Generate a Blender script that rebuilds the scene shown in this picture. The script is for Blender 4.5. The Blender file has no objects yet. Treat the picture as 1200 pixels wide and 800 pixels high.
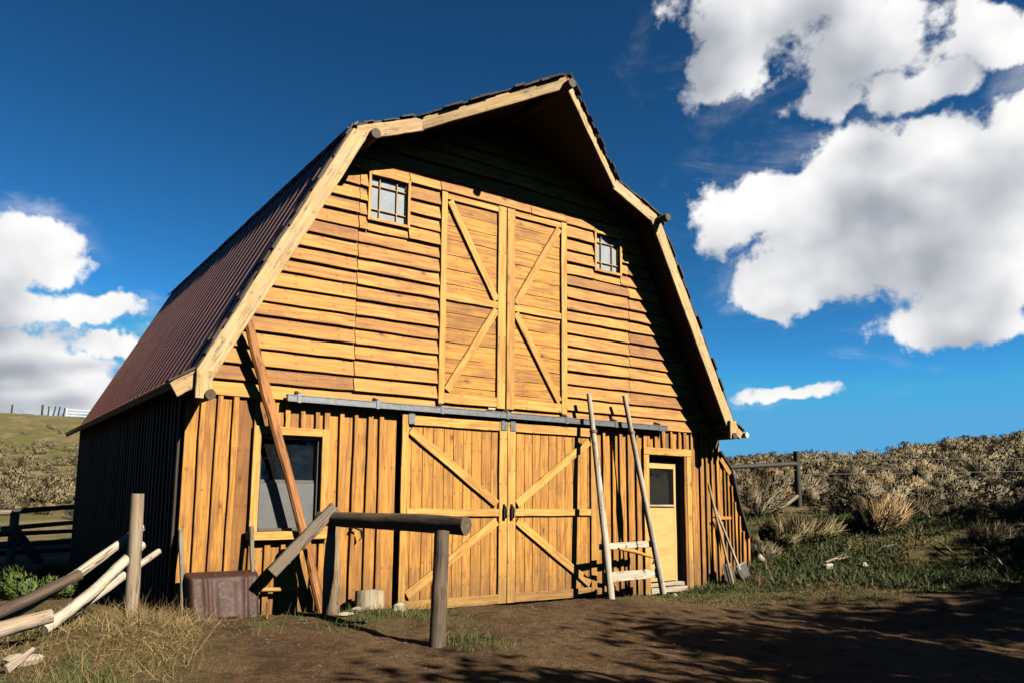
import bpy, math, random
import numpy as np
from mathutils import Vector, Matrix
random.seed(11); rng = np.random.default_rng(11)
R = math.radians
scn = bpy.context.scene
col = scn.collection

# ------------------------------------------------------------------ materials
def new_mat(name):
    m = bpy.data.materials.new(name); m.use_nodes = True
    nt = m.node_tree; nt.nodes.clear()
    out = nt.nodes.new('ShaderNodeOutputMaterial'); bs = nt.nodes.new('ShaderNodeBsdfPrincipled')
    nt.links.new(bs.outputs[0], out.inputs[0])
    return m, nt, bs
REFL = .232      # colour chart value -> base reflectance (the picture is exposed to match)
class N:
    """small helper to wire nodes"""
    def __init__(s, nt): s.nt = nt
    def n(s, t, **kw):
        o = s.nt.nodes.new(t)
        for k, v in kw.items(): setattr(o, k, v)
        return o
    def put(s, sock, v):
        if hasattr(v, 'links') or isinstance(v, bpy.types.NodeSocket): s.nt.links.new(v, sock)
        else: sock.default_value = v
    def math(s, op, a, b=None, c=None, clamp=False):
        o = s.n('ShaderNodeMath', operation=op); o.use_clamp = clamp
        s.put(o.inputs[0], a)
        if b is not None: s.put(o.inputs[1], b)
        if c is not None: s.put(o.inputs[2], c)
        return o.outputs[0]
    def vmath(s, op, a, b=None, out=0):
        o = s.n('ShaderNodeVectorMath', operation=op); s.put(o.inputs[0], a)
        if b is not None: s.put(o.inputs[1], b)
        return o.outputs[out]
    def noise(s, vec, scale, detail=4, rough=.55, out=0, dist=0):
        o = s.n('ShaderNodeTexNoise'); s.put(o.inputs['Vector'], vec)
        o.inputs['Scale'].default_value = scale; o.inputs['Detail'].default_value = detail
        o.inputs['Roughness'].default_value = rough; o.inputs['Distortion'].default_value = dist
        return o.outputs[out]
    def mix(s, f, a, b, blend='MIX'):
        o = s.n('ShaderNodeMix', data_type='RGBA', blend_type=blend)
        s.put(o.inputs[0], f); s.put(o.inputs[6], a if not isinstance(a, tuple) else (*a[:3], 1)); s.put(o.inputs[7], b if not isinstance(b, tuple) else (*b[:3], 1))
        return o.outputs[2]
    def refl(s, c, bs):
        s.nt.links.new(s.mix(1., c, (REFL, REFL, REFL), 'MULTIPLY'), bs.inputs['Base Color'])
    def ramp(s, v, lo, hi):
        o = s.n('ShaderNodeMapRange'); o.clamp = True; o.interpolation_type = 'SMOOTHSTEP'
        s.put(o.inputs[0], v); o.inputs[1].default_value = lo; o.inputs[2].default_value = hi
        return o.outputs[0]
    def attr(s, name): return s.n('ShaderNodeAttribute', attribute_name=name).outputs['Vector']
    def sep(s, v):
        o = s.n('ShaderNodeSeparateXYZ'); s.put(o.inputs[0], v); return o.outputs
    def comb(s, x, y, z):
        o = s.n('ShaderNodeCombineXYZ'); s.put(o.inputs[0], x); s.put(o.inputs[1], y); s.put(o.inputs[2], z); return o.outputs[0]
    def bump(s, bs, h, strength, dist):
        o = s.n('ShaderNodeBump'); o.inputs['Strength'].default_value = strength; o.inputs['Distance'].default_value = dist
        s.put(o.inputs['Height'], h); s.nt.links.new(o.outputs[0], bs.inputs['Normal'])

def wood_mat(name, light, dark, stain, knot=.8, grain=1., weather=None, wamt=0., rough=.75, vary=.5, stain_amt=.6, bottom=0., crack=0., nails=0.):
    """tc = (metres along the grain, metres across, board number)"""
    m, nt, bs = new_mat(name); q = N(nt)
    x, y, z = q.sep(q.attr('tc'))
    zb = q.math('MULTIPLY', z, 61.7)
    g = q.noise(q.comb(q.math('MULTIPLY', x, 2.2), q.math('MULTIPLY', y, 42.), zb), 1., 5, .6, dist=.4)
    g2 = q.noise(q.comb(q.math('MULTIPLY', x, 9.), q.math('MULTIPLY', y, 160.), zb), 1., 3, .6)
    big = q.noise(q.comb(q.math('MULTIPLY', x, .9), q.math('MULTIPLY', y, 3.), zb), 1.6, 3, .6)
    blot = q.noise(q.comb(q.math('MULTIPLY', x, 3.), q.math('MULTIPLY', y, 8.), zb), 1.3, 4, .65)
    wn = q.n('ShaderNodeTexWhiteNoise', noise_dimensions='1D'); q.put(wn.inputs['W'], zb)
    t = wn.outputs[0]; tc2 = q.sep(wn.outputs[1])
    c = q.mix(q.math('MULTIPLY', q.ramp(g, .42, .62), grain, clamp=True), light, dark)
    c = q.mix(q.math('MULTIPLY', q.ramp(g2, .5, .75), .35 * grain, clamp=True), c, dark)
    c = q.mix(q.math('MULTIPLY', q.ramp(big, .45, .72), stain_amt), c, stain)
    c = q.mix(q.math('MULTIPLY', q.ramp(blot, .56, .74), stain_amt * .75), c, stain)
    c = q.mix(q.math('MULTIPLY', q.ramp(t, .55, 1.), vary), c, stain)
    c = q.mix(q.math('MULTIPLY', q.ramp(tc2[1], .6, 1.), vary * .6), c, light)
    if knot > 0:
        vo = q.n('ShaderNodeTexVoronoi', voronoi_dimensions='3D'); vo.inputs['Scale'].default_value = 1.
        w = q.noise(q.comb(q.math('MULTIPLY', x, 8.), q.math('MULTIPLY', y, 12.), zb), 1., 2, out=1)
        q.put(vo.inputs['Vector'], q.vmath('ADD', q.comb(q.math('MULTIPLY', x, 2.6), q.math('MULTIPLY', y, 5.), zb), q.vmath('MULTIPLY', w, (.12, .12, 0))))
        sel = q.sep(vo.outputs['Color'])[0]
        k = q.math('SUBTRACT', 1., q.ramp(vo.outputs['Distance'], .045, .13))
        k = q.math('MULTIPLY', k, q.ramp(sel, .38, .46))
        c = q.mix(q.math('MULTIPLY', k, knot), c, tuple(v * .16 for v in stain))
        halo = q.math('MULTIPLY', q.math('SUBTRACT', 1., q.ramp(vo.outputs['Distance'], .1, .3)), q.ramp(sel, .38, .46))
        c = q.mix(q.math('MULTIPLY', halo, .45 * knot), c, stain)
    if weather:
        ge = q.noise(q.comb(q.math('MULTIPLY', x, 1.3), q.math('MULTIPLY', y, 9.), zb), 1.4, 5, .65)
        c = q.mix(q.math('MULTIPLY', q.ramp(ge, .42, .66), wamt), c, weather)
    if nails:
        ac = q.math('ABSOLUTE', q.math('SUBTRACT', y, q.math('MULTIPLY', z, 3.)))
        fx = q.math('MULTIPLY', q.math('SUBTRACT', q.math('FRACT', q.math('DIVIDE', x, .58)), .5), .58)
        fa = q.math('SUBTRACT', ac, .048)
        dn = q.math('SQRT', q.math('ADD', q.math('MULTIPLY', fx, fx), q.math('MULTIPLY', fa, fa)))
        c = q.mix(q.math('MULTIPLY', q.math('SUBTRACT', 1., q.ramp(dn, .004, .010)), nails), c, (.03, .018, .01))
        c = q.mix(q.math('MULTIPLY', q.math('SUBTRACT', 1., q.ramp(dn, .01, .035)), nails * .35), c, stain)
    if crack:
        ck = q.noise(q.comb(q.math('MULTIPLY', x, 1.1), q.math('MULTIPLY', y, 26.), zb), 1., 3, .5, dist=.8)
        line = q.math('SUBTRACT', 1., q.ramp(q.math('ABSOLUTE', q.math('SUBTRACT', ck, .5)), .006, .03))
        pk = q.noise(q.comb(q.math('MULTIPLY', x, 4.), q.math('MULTIPLY', y, 10.), zb), 1., 4, .6)
        line = q.math('MULTIPLY', line, q.ramp(pk, .40, .56))
        c = q.mix(q.math('MULTIPLY', line, crack), c, tuple(v * .12 for v in stain))
        c = q.mix(q.math('MULTIPLY', q.ramp(pk, .60, .72), crack * .55), c, stain)
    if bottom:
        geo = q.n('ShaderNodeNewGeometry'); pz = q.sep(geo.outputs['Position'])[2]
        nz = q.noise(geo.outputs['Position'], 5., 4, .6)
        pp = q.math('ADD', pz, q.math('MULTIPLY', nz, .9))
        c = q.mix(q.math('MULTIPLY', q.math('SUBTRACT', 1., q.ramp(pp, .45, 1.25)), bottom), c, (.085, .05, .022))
    q.refl(c, bs)
    bs.inputs['Roughness'].default_value = rough; bs.inputs['Specular IOR Level'].default_value = .25
    q.bump(bs, q.math('ADD', g, q.math('MULTIPLY', g2, .6)), .55, .006)
    return m

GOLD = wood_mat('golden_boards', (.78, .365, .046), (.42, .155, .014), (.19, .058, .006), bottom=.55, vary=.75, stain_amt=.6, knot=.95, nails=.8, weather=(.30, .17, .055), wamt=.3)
GOLDH = wood_mat('golden_lap_boards', (.80, .385, .058), (.44, .17, .018), (.21, .066, .008), stain_amt=.6, vary=.75, knot=.95, nails=.8, weather=(.36, .19, .045), wamt=.28)
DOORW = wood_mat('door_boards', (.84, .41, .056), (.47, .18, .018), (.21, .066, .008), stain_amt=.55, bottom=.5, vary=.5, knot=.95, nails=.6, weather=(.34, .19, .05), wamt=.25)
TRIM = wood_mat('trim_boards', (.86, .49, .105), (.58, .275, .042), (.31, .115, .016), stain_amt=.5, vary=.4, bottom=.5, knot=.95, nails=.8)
FASC = wood_mat('fascia_wood', (.82, .60, .29), (.60, .37, .13), (.36, .19, .055), knot=.95, stain_amt=.5, weather=(.38, .32, .24), wamt=.42, nails=.9, crack=.7)
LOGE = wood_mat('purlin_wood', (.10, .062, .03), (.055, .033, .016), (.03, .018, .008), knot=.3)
DARK = wood_mat('shaded_dark_boards', (.052, .030, .014), (.028, .016, .008), (.016, .010, .005), knot=.2)  # base colour darkened to carry the deep shade of side wall and soffit
POLE_O = wood_mat('red_peeled_pole', crack=.9, light=(.62, .26, .065), dark=(.36, .11, .026), stain=(.10, .032, .010), stain_amt=.8, knot=.6)
GREYW = wood_mat('grey_weathered_wood', crack=.9, light=(.30, .26, .20), dark=(.17, .14, .10), stain=(.10, .075, .05), knot=.5, weather=(.33, .22, .11), wamt=.45, stain_amt=.5)
RAILW = wood_mat('dark_rail_log', crack=.9, light=(.17, .115, .070), dark=(.088, .056, .034), stain=(.042, .026, .016), knot=.4, stain_amt=.6, weather=(.2, .14, .085), wamt=.3)
PALE = wood_mat('bleached_pole', crack=.9, light=(.74, .68, .56), dark=(.55, .48, .36), stain=(.36, .28, .18), knot=.5, stain_amt=.5, weather=(.60, .42, .24), wamt=.3)
BROWNL = wood_mat('brown_bark_log', crack=.9, light=(.17, .11, .065), dark=(.09, .055, .03), stain=(.05, .03, .016), knot=.3)
GREYT = wood_mat('split_tan_post', crack=.9, light=(.46, .32, .17), dark=(.27, .17, .08), stain=(.13, .08, .04), knot=.4, stain_amt=.7, weather=(.25, .21, .16), wamt=.5)
PLY = wood_mat('plywood_door', (.86, .545, .19), (.76, .45, .13), (.56, .30, .065), knot=.35, grain=.6, stain_amt=.45, vary=.1)
WHITEW = wood_mat('whitewashed_boards', (.56, .50, .40), (.42, .34, .23), (.28, .2, .12), knot=.2)
FENCEB = wood_mat('old_fence_rails', crack=.9, light=(.036, .028, .02), dark=(.02, .015, .011), stain=(.018, .013, .009), knot=.2)

def plain_mat(name, c, rough=.6, metal=0., var=.25, scale=12., bump=0., c2=None, spec=.5):
    m, nt, bs = new_mat(name); q = N(nt)
    tcn = q.n('ShaderNodeTexCoord').outputs['Object']
    a = q.noise(tcn, scale, 5, .65)
    d = c2 or tuple(v * .45 for v in c)
    q.refl(q.mix(q.math('MULTIPLY', q.ramp(a, .4, .7), var * 2, clamp=True), c, d), bs)
    bs.inputs['Roughness'].default_value = rough; bs.inputs['Metallic'].default_value = metal
    bs.inputs['Specular IOR Level'].default_value = spec
    if bump: q.bump(bs, a, bump, .01)
    return m
STEEL = plain_mat('galvanised_steel', (.34, .38, .42), .45, .75, .3, 20.)
BLACKI = plain_mat('black_iron', (.03, .028, .026), .5, .6, .3)
ROCK = plain_mat('pale_stone', (.48, .40, .29), .9, 0, .3, 14., .6)
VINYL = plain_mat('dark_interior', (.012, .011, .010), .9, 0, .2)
SCREEN = plain_mat('window_screen', (.085, .09, .095), .55, 0, .3, 9.)
SASH = plain_mat('sash_dark', (.06, .055, .05), .5)
GUTTER = plain_mat('gutter_white', (.75, .74, .7), .4)
WIRE = plain_mat('fence_wire', (.09, .075, .06), .6, .5)
WGATE = plain_mat('white_painted_gate', (.8, .8, .8), .5)

def roof_mat():
    m, nt, bs = new_mat('brown_metal_roof'); q = N(nt)
    p = q.n('ShaderNodeTexCoord').outputs['Object']
    st = q.noise(q.vmath('MULTIPLY', p, (1.2, 7., 1.2)), 1.3, 5, .6)
    a = q.noise(p, 3., 5, .6); fl = q.noise(q.vmath('MULTIPLY', p, (4., 30., 4.)), 1., 3, .6)
    c = q.mix(q.ramp(st, .38, .66), (.135, .038, .021), (.085, .024, .014))
    c = q.mix(q.math('MULTIPLY', q.ramp(a, .5, .75), .5), c, (.13, .045, .028))
    c = q.mix(q.math('MULTIPLY', q.ramp(fl, .66, .74), .35), c, (.17, .075, .05))
    q.refl(c, bs)
    bs.inputs['Roughness'].default_value = .5; bs.inputs['Specular IOR Level'].default_value = .14
    return m
ROOF = roof_mat()
SHAKE = wood_mat('ragged_roof_edge', (.045, .028, .022), (.024, .016, .012), (.012, .009, .008), knot=0, vary=.7, weather=(.14, .085, .06), wamt=.3)

def barrow_mat():
    m, nt, bs = new_mat('rusty_brown_steel'); q = N(nt)
    p = q.n('ShaderNodeTexCoord').outputs['Object']
    a = q.noise(p, 5., 6, .65); b = q.noise(p, 28., 5, .7); s = q.noise(q.vmath('MULTIPLY', p, (1., 1., .3)), 34., 4, .7)
    c = q.mix(q.ramp(a, .4, .65), (.066, .022, .013), (.034, .012, .008))
    c = q.mix(q.math('MULTIPLY', q.ramp(b, .55, .7), .6), c, (.09, .037, .02))
    c = q.mix(q.math('MULTIPLY', q.math('MULTIPLY', q.ramp(s, .56, .68), q.ramp(a, .42, .58)), .8), c, (.20, .13, .10))
    q.refl(c, bs)
    nt.links.new(q.math('MULTIPLY_ADD', b, .45, .40), bs.inputs['Roughness']); bs.inputs['Specular IOR Level'].default_value = .16
    q.bump(bs, b, .25, .006)
    return m
BARROW = barrow_mat()

def pane_mat(name, tint, through):
    m = bpy.data.materials.new(name); m.use_nodes = True; nt = m.node_tree; nt.nodes.clear(); q = N(nt)
    out = q.n('ShaderNodeOutputMaterial'); gl = q.n('ShaderNodeBsdfGlossy'); gl.inputs['Roughness'].default_value = .04
    tr = q.n('ShaderNodeBsdfTransparent'); tr.inputs[0].default_value = (*tint, 1)
    di = q.n('ShaderNodeBsdfDiffuse'); d = q.noise(q.n('ShaderNodeTexCoord').outputs['Object'], 6., 5, .7)
    nt.links.new(q.mix(d, (.10, .12, .14), (.22, .24, .26)), di.inputs[0])
    m1 = q.n('ShaderNodeMixShader'); m1.inputs[0].default_value = through
    nt.links.new(di.outputs[0], m1.inputs[1]); nt.links.new(tr.outputs[0], m1.inputs[2])
    fr = q.n('ShaderNodeFresnel'); fr.inputs[0].default_value = 1.6
    m2 = q.n('ShaderNodeMixShader'); nt.links.new(q.math('MULTIPLY', fr.outputs[0], .75), m2.inputs[0])
    nt.links.new(m1.outputs[0], m2.inputs[1]); nt.links.new(gl.outputs[0], m2.inputs[2]); nt.links.new(m2.outputs[0], out.inputs[0])
    return m
GLASS = pane_mat('window_glass', (.8, .85, .85), .96)
GLASSD = pane_mat('blue_grey_glass', (.6, .65, .7), .35)  # mostly diffuse, mottled blue-grey pane with little see-through
GLASSK = pane_mat('dark_glass', (.5, .5, .5), .985)

def leaf_mat(name, cols, rough=.7, trans=0.):
    """tint = (random, height 0-1, random)"""
    m, nt, bs = new_mat(name); q = N(nt)
    x, y, z = q.sep(q.attr('tint'))
    oi = q.n('ShaderNodeObjectInfo').outputs['Random']
    c = q.mix(q.ramp(x, .15, .85), cols[0], cols[1])
    c = q.mix(q.math('MULTIPLY', q.ramp(z, .6, .95), .8), c, cols[2])
    c = q.mix(q.math('MULTIPLY', q.ramp(oi, .5, 1.), .35), c, cols[2])
    q.refl(c, bs); bs.inputs['Roughness'].default_value = rough
    bs.inputs['Specular IOR Level'].default_value = .15
    return m
SAGE = leaf_mat('sagebrush_leaves', ((.165, .15, .09), (.33, .285, .17), (.38, .28, .14)))
SAGEG = leaf_mat('grey_green_brush', ((.12, .105, .062), (.24, .20, .12), (.29, .22, .12)))
TANB = leaf_mat('tan_brush', ((.38, .26, .12), (.55, .39, .19), (.30, .17, .07)))
OLIVEB = leaf_mat('olive_brush', ((.15, .13, .05), (.27, .22, .09), (.30, .22, .10)))
GREENG = leaf_mat('green_grass_blades', ((.05, .085, .014), (.10, .14, .03), (.24, .20, .075)))
DRYG = leaf_mat('dry_grass_blades', ((.25, .165, .065), (.43, .31, .135), (.12, .075, .03)))
STRAW = leaf_mat('straw_bits', ((.30, .20, .10), (.52, .38, .20), (.12, .075, .04)))
WEED = leaf_mat('weeds_green', ((.03, .068, .010), (.07, .125, .022), (.15, .125, .045)))
JUNI = leaf_mat('juniper_green', ((.05, .10, .014), (.11, .17, .025), (.16, .19, .03)))
CROWN = leaf_mat('tree_leaves', ((.05, .07, .02), (.08, .10, .03), (.10, .09, .03)))
TWIG = leaf_mat('twigs', ((.20, .15, .10), (.32, .26, .19), (.12, .08, .05)))

# ------------------------------------------------------------------ mesh builder
_bn = [0]
def nid():
    _bn[0] += 1; return (_bn[0] * .6180339887) % 1.0
class MB:
    def __init__(s): s.v = []; s.f = []; s.tc = []; s.sm = []
    def add(s, vs, fs, tcs, smooth=False):
        o = len(s.v); s.v += [tuple(p) for p in vs]; s.tc += [tuple(t) for t in tcs]
        for f in fs: s.f.append(tuple(i + o for i in f)); s.sm.append(smooth)
    def board(s, a, b, wd, w, t, n=5, jit=.002, ch=.004, k=None, w2=None, wave=0., sk=(0, 0)):
        """board from a to b (centre line), w along wd, t along axis x wd. sk: skew of each end (mitre) along the axis per unit of half width"""
        a = Vector(a); b = Vector(b); ax = b - a; L = ax.length; ax.normalize()
        wd = Vector(wd); wd = (wd - ax * wd.dot(ax)).normalized(); td = ax.cross(wd)
        k = nid() if k is None else k; w2 = w if w2 is None else w2
        ch = min(ch, t * .3, w * .3)
        vs = []; ts = []; ph = random.random() * 9; off = random.random() * 5
        for i in range(n + 1):
            f = i / n; W = (w + (w2 - w) * f) / 2; T = t / 2
            e0 = random.gauss(0, jit) + wave * math.sin(f * 7 + ph) ; e1 = random.gauss(0, jit)
            sect = [(-W + ch, -T), (W - ch, -T), (W, -T + ch), (W, T - ch), (W - ch, T), (-W + ch, T), (-W, T - ch), (-W, -T + ch)]
            for (p, r_) in sect:
                pp = p + (e0 if p < 0 else e1)
                skx = sk[0] * p * (1 - f) + sk[1] * p * f
                vs.append(a + ax * (L * f + skx) + wd * pp + td * r_); ts.append((L * f + off, pp + (r_ if abs(abs(p) - W) < 1e-6 else 0) + k * 3, k))
        fs = []
        for i in range(n):
            for j in range(8):
                j2 = (j + 1) % 8
                fs.append((i * 8 + j, i * 8 + j2, (i + 1) * 8 + j2, (i + 1) * 8 + j))
        fs.append(tuple(range(7, -1, -1))); fs.append(tuple(n * 8 + j for j in range(8)))
        s.add(vs, fs, ts)
    def box(s, lo, hi, k=None):
        lo = Vector(lo); hi = Vector(hi); d = hi - lo; ax = max(range(3), key=lambda i: d[i])
        wx = sorted([i for i in range(3) if i != ax], key=lambda i: -d[i])[0]
        A = (lo + hi) / 2; B = A.copy(); A[ax] = lo[ax]; B[ax] = hi[ax]
        w = Vector((0, 0, 0)); w[wx] = 1; th = [i for i in range(3) if i not in (ax, wx)][0]
        s.board(A, B, w, d[wx], d[th], 2, 0, .003, k)
    def tube(s, pts, rad, sides=12, rough=.05, k=None, cap=True, sub=4, bend=0.):
        pts = [Vector(p) for p in pts]; k = nid() if k is None else k
        if isinstance(rad, (int, float)): rad = [rad] * len(pts)
        P = []; Rr = []
        for i in range(len(pts) - 1):
            for j in range(sub):
                f = j / sub; P.append(pts[i].lerp(pts[i + 1], f)); Rr.append(rad[i] + (rad[i + 1] - rad[i]) * f)
        P.append(pts[-1]); Rr.append(rad[-1])
        ax = (P[-1] - P[0]).normalized(); u = ax.orthogonal().normalized(); v = ax.cross(u)
        lob = [1 + random.gauss(0, rough) for _ in range(sides)]
        vs = []; ts = []; d = 0; off = random.random() * 5; bx = random.gauss(0, bend); by = random.gauss(0, bend); ph = random.random() * 3
        for i, p in enumerate(P):
            if i: d += (p - P[i - 1]).length
            f = i / (len(P) - 1); sw = math.sin(f * math.pi) + .4 * math.sin(f * 5 + ph) - .4 * math.sin(ph) * (1 - f) - .4 * math.sin(5 + ph) * f
            c = p + (u * bx + v * by) * sw
            for j in range(sides):
                t = 2 * math.pi * j / sides; r = Rr[i] * lob[j] * (1 + random.gauss(0, rough * .5))
                vs.append(c + (u * math.cos(t) + v * math.sin(t)) * r); ts.append((d + off, abs(t - math.pi) * Rr[i] + k * 3, k))
        fs = [(i * sides + j, i * sides + (j + 1) % sides, (i + 1) * sides + (j + 1) % sides, (i + 1) * sides + j) for i in range(len(P) - 1) for j in range(sides)]
        s.add(vs, fs, ts, True)
        if cap:
            for i0, p, r in ((0, P[0], Rr[0]), ((len(P) - 1) * sides, P[-1], Rr[-1])):
                ring = [Vector(vs[i0 + j]) for j in range(sides)]; c = sum(ring, Vector()) / sides
                V = ring + [c]; T = [(off + j * .11, r, k) for j in range(sides)] + [(off, 0, k)]
                F = [(j, (j + 1) % sides, sides) for j in range(sides)]
                if i0 == 0: F = [f[::-1] for f in F]
                s.add(V, F, T)
    def poly_slab(s, pts, nrm, t, k=None):
        """flat polygon extruded by -t along nrm"""
        pts = [Vector(p) for p in pts]; n = Vector(nrm).normalized(); k = nid() if k is None else k
        m = len(pts); V = pts + [p - n * t for p in pts]
        T = [(p.x + p.z, p.y, k) for p in V]
        s.add(V, [tuple(range(m)), tuple(range(2 * m - 1, m - 1, -1))] + [(i, i + m, (i + 1) % m + m, (i + 1) % m) for i in range(m)], T)
    def build(s, name, mat, parent=None, origin=None, **props):
        me = bpy.data.meshes.new(name); o0 = Vector(origin) if origin is not None else Vector((0, 0, 0))
        me.from_pydata([tuple(Vector(p) - o0) for p in s.v], [], s.f)
        at = me.attributes.new('tc', 'FLOAT_VECTOR', 'POINT'); at.data.foreach_set('vector', np.array(s.tc, np.float32).ravel())
        me.polygons.foreach_set('use_smooth', s.sm); me.materials.append(mat); me.update()
        o = bpy.data.objects.new(name, me); col.objects.link(o)
        if parent is not None: o.parent = parent
        elif origin is not None: o.location = o0
        for k_, v_ in props.items(): o[k_] = v_
        return o
def empty(name, loc, label, cat, group=None):
    o = bpy.data.objects.new(name, None); o.location = loc; o.empty_display_size = .2; col.objects.link(o)
    o['label'] = label; o['category'] = cat
    if group: o['group'] = group
    return o
def mesh_np(name, V, F, mat, tint=None, attrs=None, smooth=False, nrm=None):
    me = bpy.data.meshes.new(name); nv = len(V); nf = len(F); k = F.shape[1]
    me.vertices.add(nv); me.vertices.foreach_set('co', V.astype(np.float32).ravel())
    me.loops.add(nf * k); me.loops.foreach_set('vertex_index', F.astype(np.int32).ravel())
    me.polygons.add(nf); me.polygons.foreach_set('loop_start', np.arange(0, nf * k, k, dtype=np.int32))
    try: me.polygons.foreach_set('loop_total', np.full(nf, k, np.int32))
    except Exception: pass
    me.update(calc_edges=True)
    if smooth: me.polygons.foreach_set('use_smooth', np.ones(nf, bool))
    for nm, arr in ([('tint', tint)] if tint is not None else []) + (attrs or []):
        a = me.attributes.new(nm, 'FLOAT_VECTOR', 'POINT'); a.data.foreach_set('vector', arr.astype(np.float32).ravel())
    me.materials.append(mat); me.validate()
    if nrm is not None: me.normals_split_custom_set_from_vertices(nrm.astype(np.float32))
    return me
def outward(V, F, N_):
    """turn faces so that they look outward like N_"""
    a, b, c = V[F[:, 0]], V[F[:, 1]], V[F[:, 2]]; g = np.cross(b - a, c - a); d = (g * N_[F[:, 0]]).sum(1)
    F = F.copy(); F[d < 0] = F[d < 0][:, ::-1]; return F
def link(name, me, **props):
    o = bpy.data.objects.new(name, me); col.objects.link(o)
    for k_, v_ in props.items(): o[k_] = v_
    return o

# ------------------------------------------------------------------ terrain
CX, CY = -5.84, -8.08
def sstep(a, b, x): t = np.clip((x - a) / (b - a), 0, 1); return t * t * (3 - 2 * t)
def vnoise(x, y, seed=0):
    xi = np.floor(x).astype(np.int64); yi = np.floor(y).astype(np.int64); fx = x - xi; fy = y - yi
    fx = fx * fx * (3 - 2 * fx); fy = fy * fy * (3 - 2 * fy)
    def h(a, b):
        n = (a * 374761393 + b * 668265263 + seed * 974711) & 0x7fffffff
        n = ((n ^ (n >> 13)) * 1274126177) & 0x7fffffff
        return ((n ^ (n >> 16)) & 0xffff) / 65535.
    return (h(xi, yi) * (1 - fx) + h(xi + 1, yi) * fx) * (1 - fy) + (h(xi, yi + 1) * (1 - fx) + h(xi + 1, yi + 1) * fx) * fy
def fbm(x, y, o=4, seed=0):
    s = 0; a = .5; t = 0
    for i in range(o): s = s + a * vnoise(x * 2 ** i + 17.3 * i, y * 2 ** i - 9.1 * i, seed + i); t += a; a *= .5
    return s / t
GX = [-40, -5, -4, -3, -2, -1.5, 0, 1.7, 2.6, 3.7, 4.2, 5, 7, 10, 20, 60]
GZ = [.13, .13, .11, .095, .08, .045, .0, -.02, -.045, -.03, .05, .20, .32, .42, .5, .5]
def height(x, y):
    x = np.asarray(x, float); y = np.asarray(y, float)
    r = np.hypot(x - CX, y - CY); az = np.degrees(np.arctan2(x - CX, y - CY))
    g = np.interp(x, GX, GZ) + (.05 + .02 * sstep(-.5, .5, x)) * sstep(0., .6, -y) * (1 - sstep(1.9, 2.9, x))
    g = g + .15 * np.exp(-((x + 4.75) ** 2 + (y + 1.25) ** 2) / (2 * .55 ** 2))
    zl = np.interp(r, [0, 9, 13, 17, 22, 30, 45, 60, 80, 100, 108, 140, 400], [.15, .15, .1, -.1, -.4, .22, 1.35, 3.35, 6.2, 9.2, 9.9, 10.0, 9.])
    kf = np.interp(az, [35, 45, 52, 60, 69.5, 80, 120], [.46, .50, .55, .61, .93, 1.1, 1.])
    zr = np.interp(r, [0, 13.3, 14.5, 16.2, 19.5], [.36, .36, .64, 1.02, 1.1]) + kf * np.interp(r, [19.5, 30, 45, 60, 68, 90, 400], [0, .82, 2.3, 4.3, 4.9, 5.0, 4.])
    wr = sstep(14., 34., az); behind = sstep(95., 140., np.abs(az - 20.))
    far = zl * (1 - wr) + zr * wr
    far = far * (1 - behind) + .3 * behind
    w = sstep(9.3, 13., r) * (1 - wr) + sstep(12.5, 15., r) * wr
    z = g * (1 - w) + far * w
    amp = .012 + .05 * sstep(12., 22., r) + .10 * sstep(25, 60, r)
    z = z + amp * (fbm(x * 1.1, y * 1.1, 3, 5) - .5) * 2
    z = z + .030 * (fbm(x * 4.5, y * 4.5, 3, 9) - .5) * 2 * (1 - sstep(16, 30, r))
    z = z + .5 * (fbm(x * .11, y * .11, 2, 21) - .5) * sstep(22, 45, r)
    return z
def hz(x, y): return float(height(np.array([x]), np.array([y]))[0])

def soil_masks(x, y):
    """grass, straw, hill weights"""
    r = np.hypot(x - CX, y - CY)
    az = np.degrees(np.arctan2(x - CX, y - CY))
    n1 = fbm(x * .8, y * .8, 4, 31); n2 = fbm(x * 2.1, y * 2.1, 3, 41)
    # green strip on the right between the yard and the bank, tufts along the wall
    wob = 2.2 * (fbm(x * .7, y * .7, 3, 35) - .5)
    band = sstep(.6, 3.6, x + .8 * y + wob) * sstep(-4.3, -2.0, y + .12 * x + wob * .7)
    grass = band * sstep(.42, .56, n1)
    left = 1 - sstep(-4.3, -3.5, x - .3 * (y + 1))
    grass = np.maximum(grass, left * sstep(.44, .6, n1) * .5)
    wall = np.exp(-((y + .9) / .6) ** 2) * sstep(-.6, -1.6, x) * sstep(.44, .56, n2)
    grass = np.maximum(grass, wall)
    bank = sstep(11.6, 13.2, r) * sstep(20, 34, az)
    grass = np.maximum(grass, bank * sstep(.36, .55, n1))
    straw = np.maximum(left * .35, band * .75)
    straw = np.maximum(straw, .35 * sstep(.45, .6, n2))
    straw = np.maximum(straw, sstep(.9, 2.2, x) * sstep(-2.6, -.8, y) * .7)
    hill = np.maximum(sstep(16.0, 18.5, r), sstep(9, 12, r) * (1 - sstep(12, 30, az)))
    return grass, straw, hill

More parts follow.
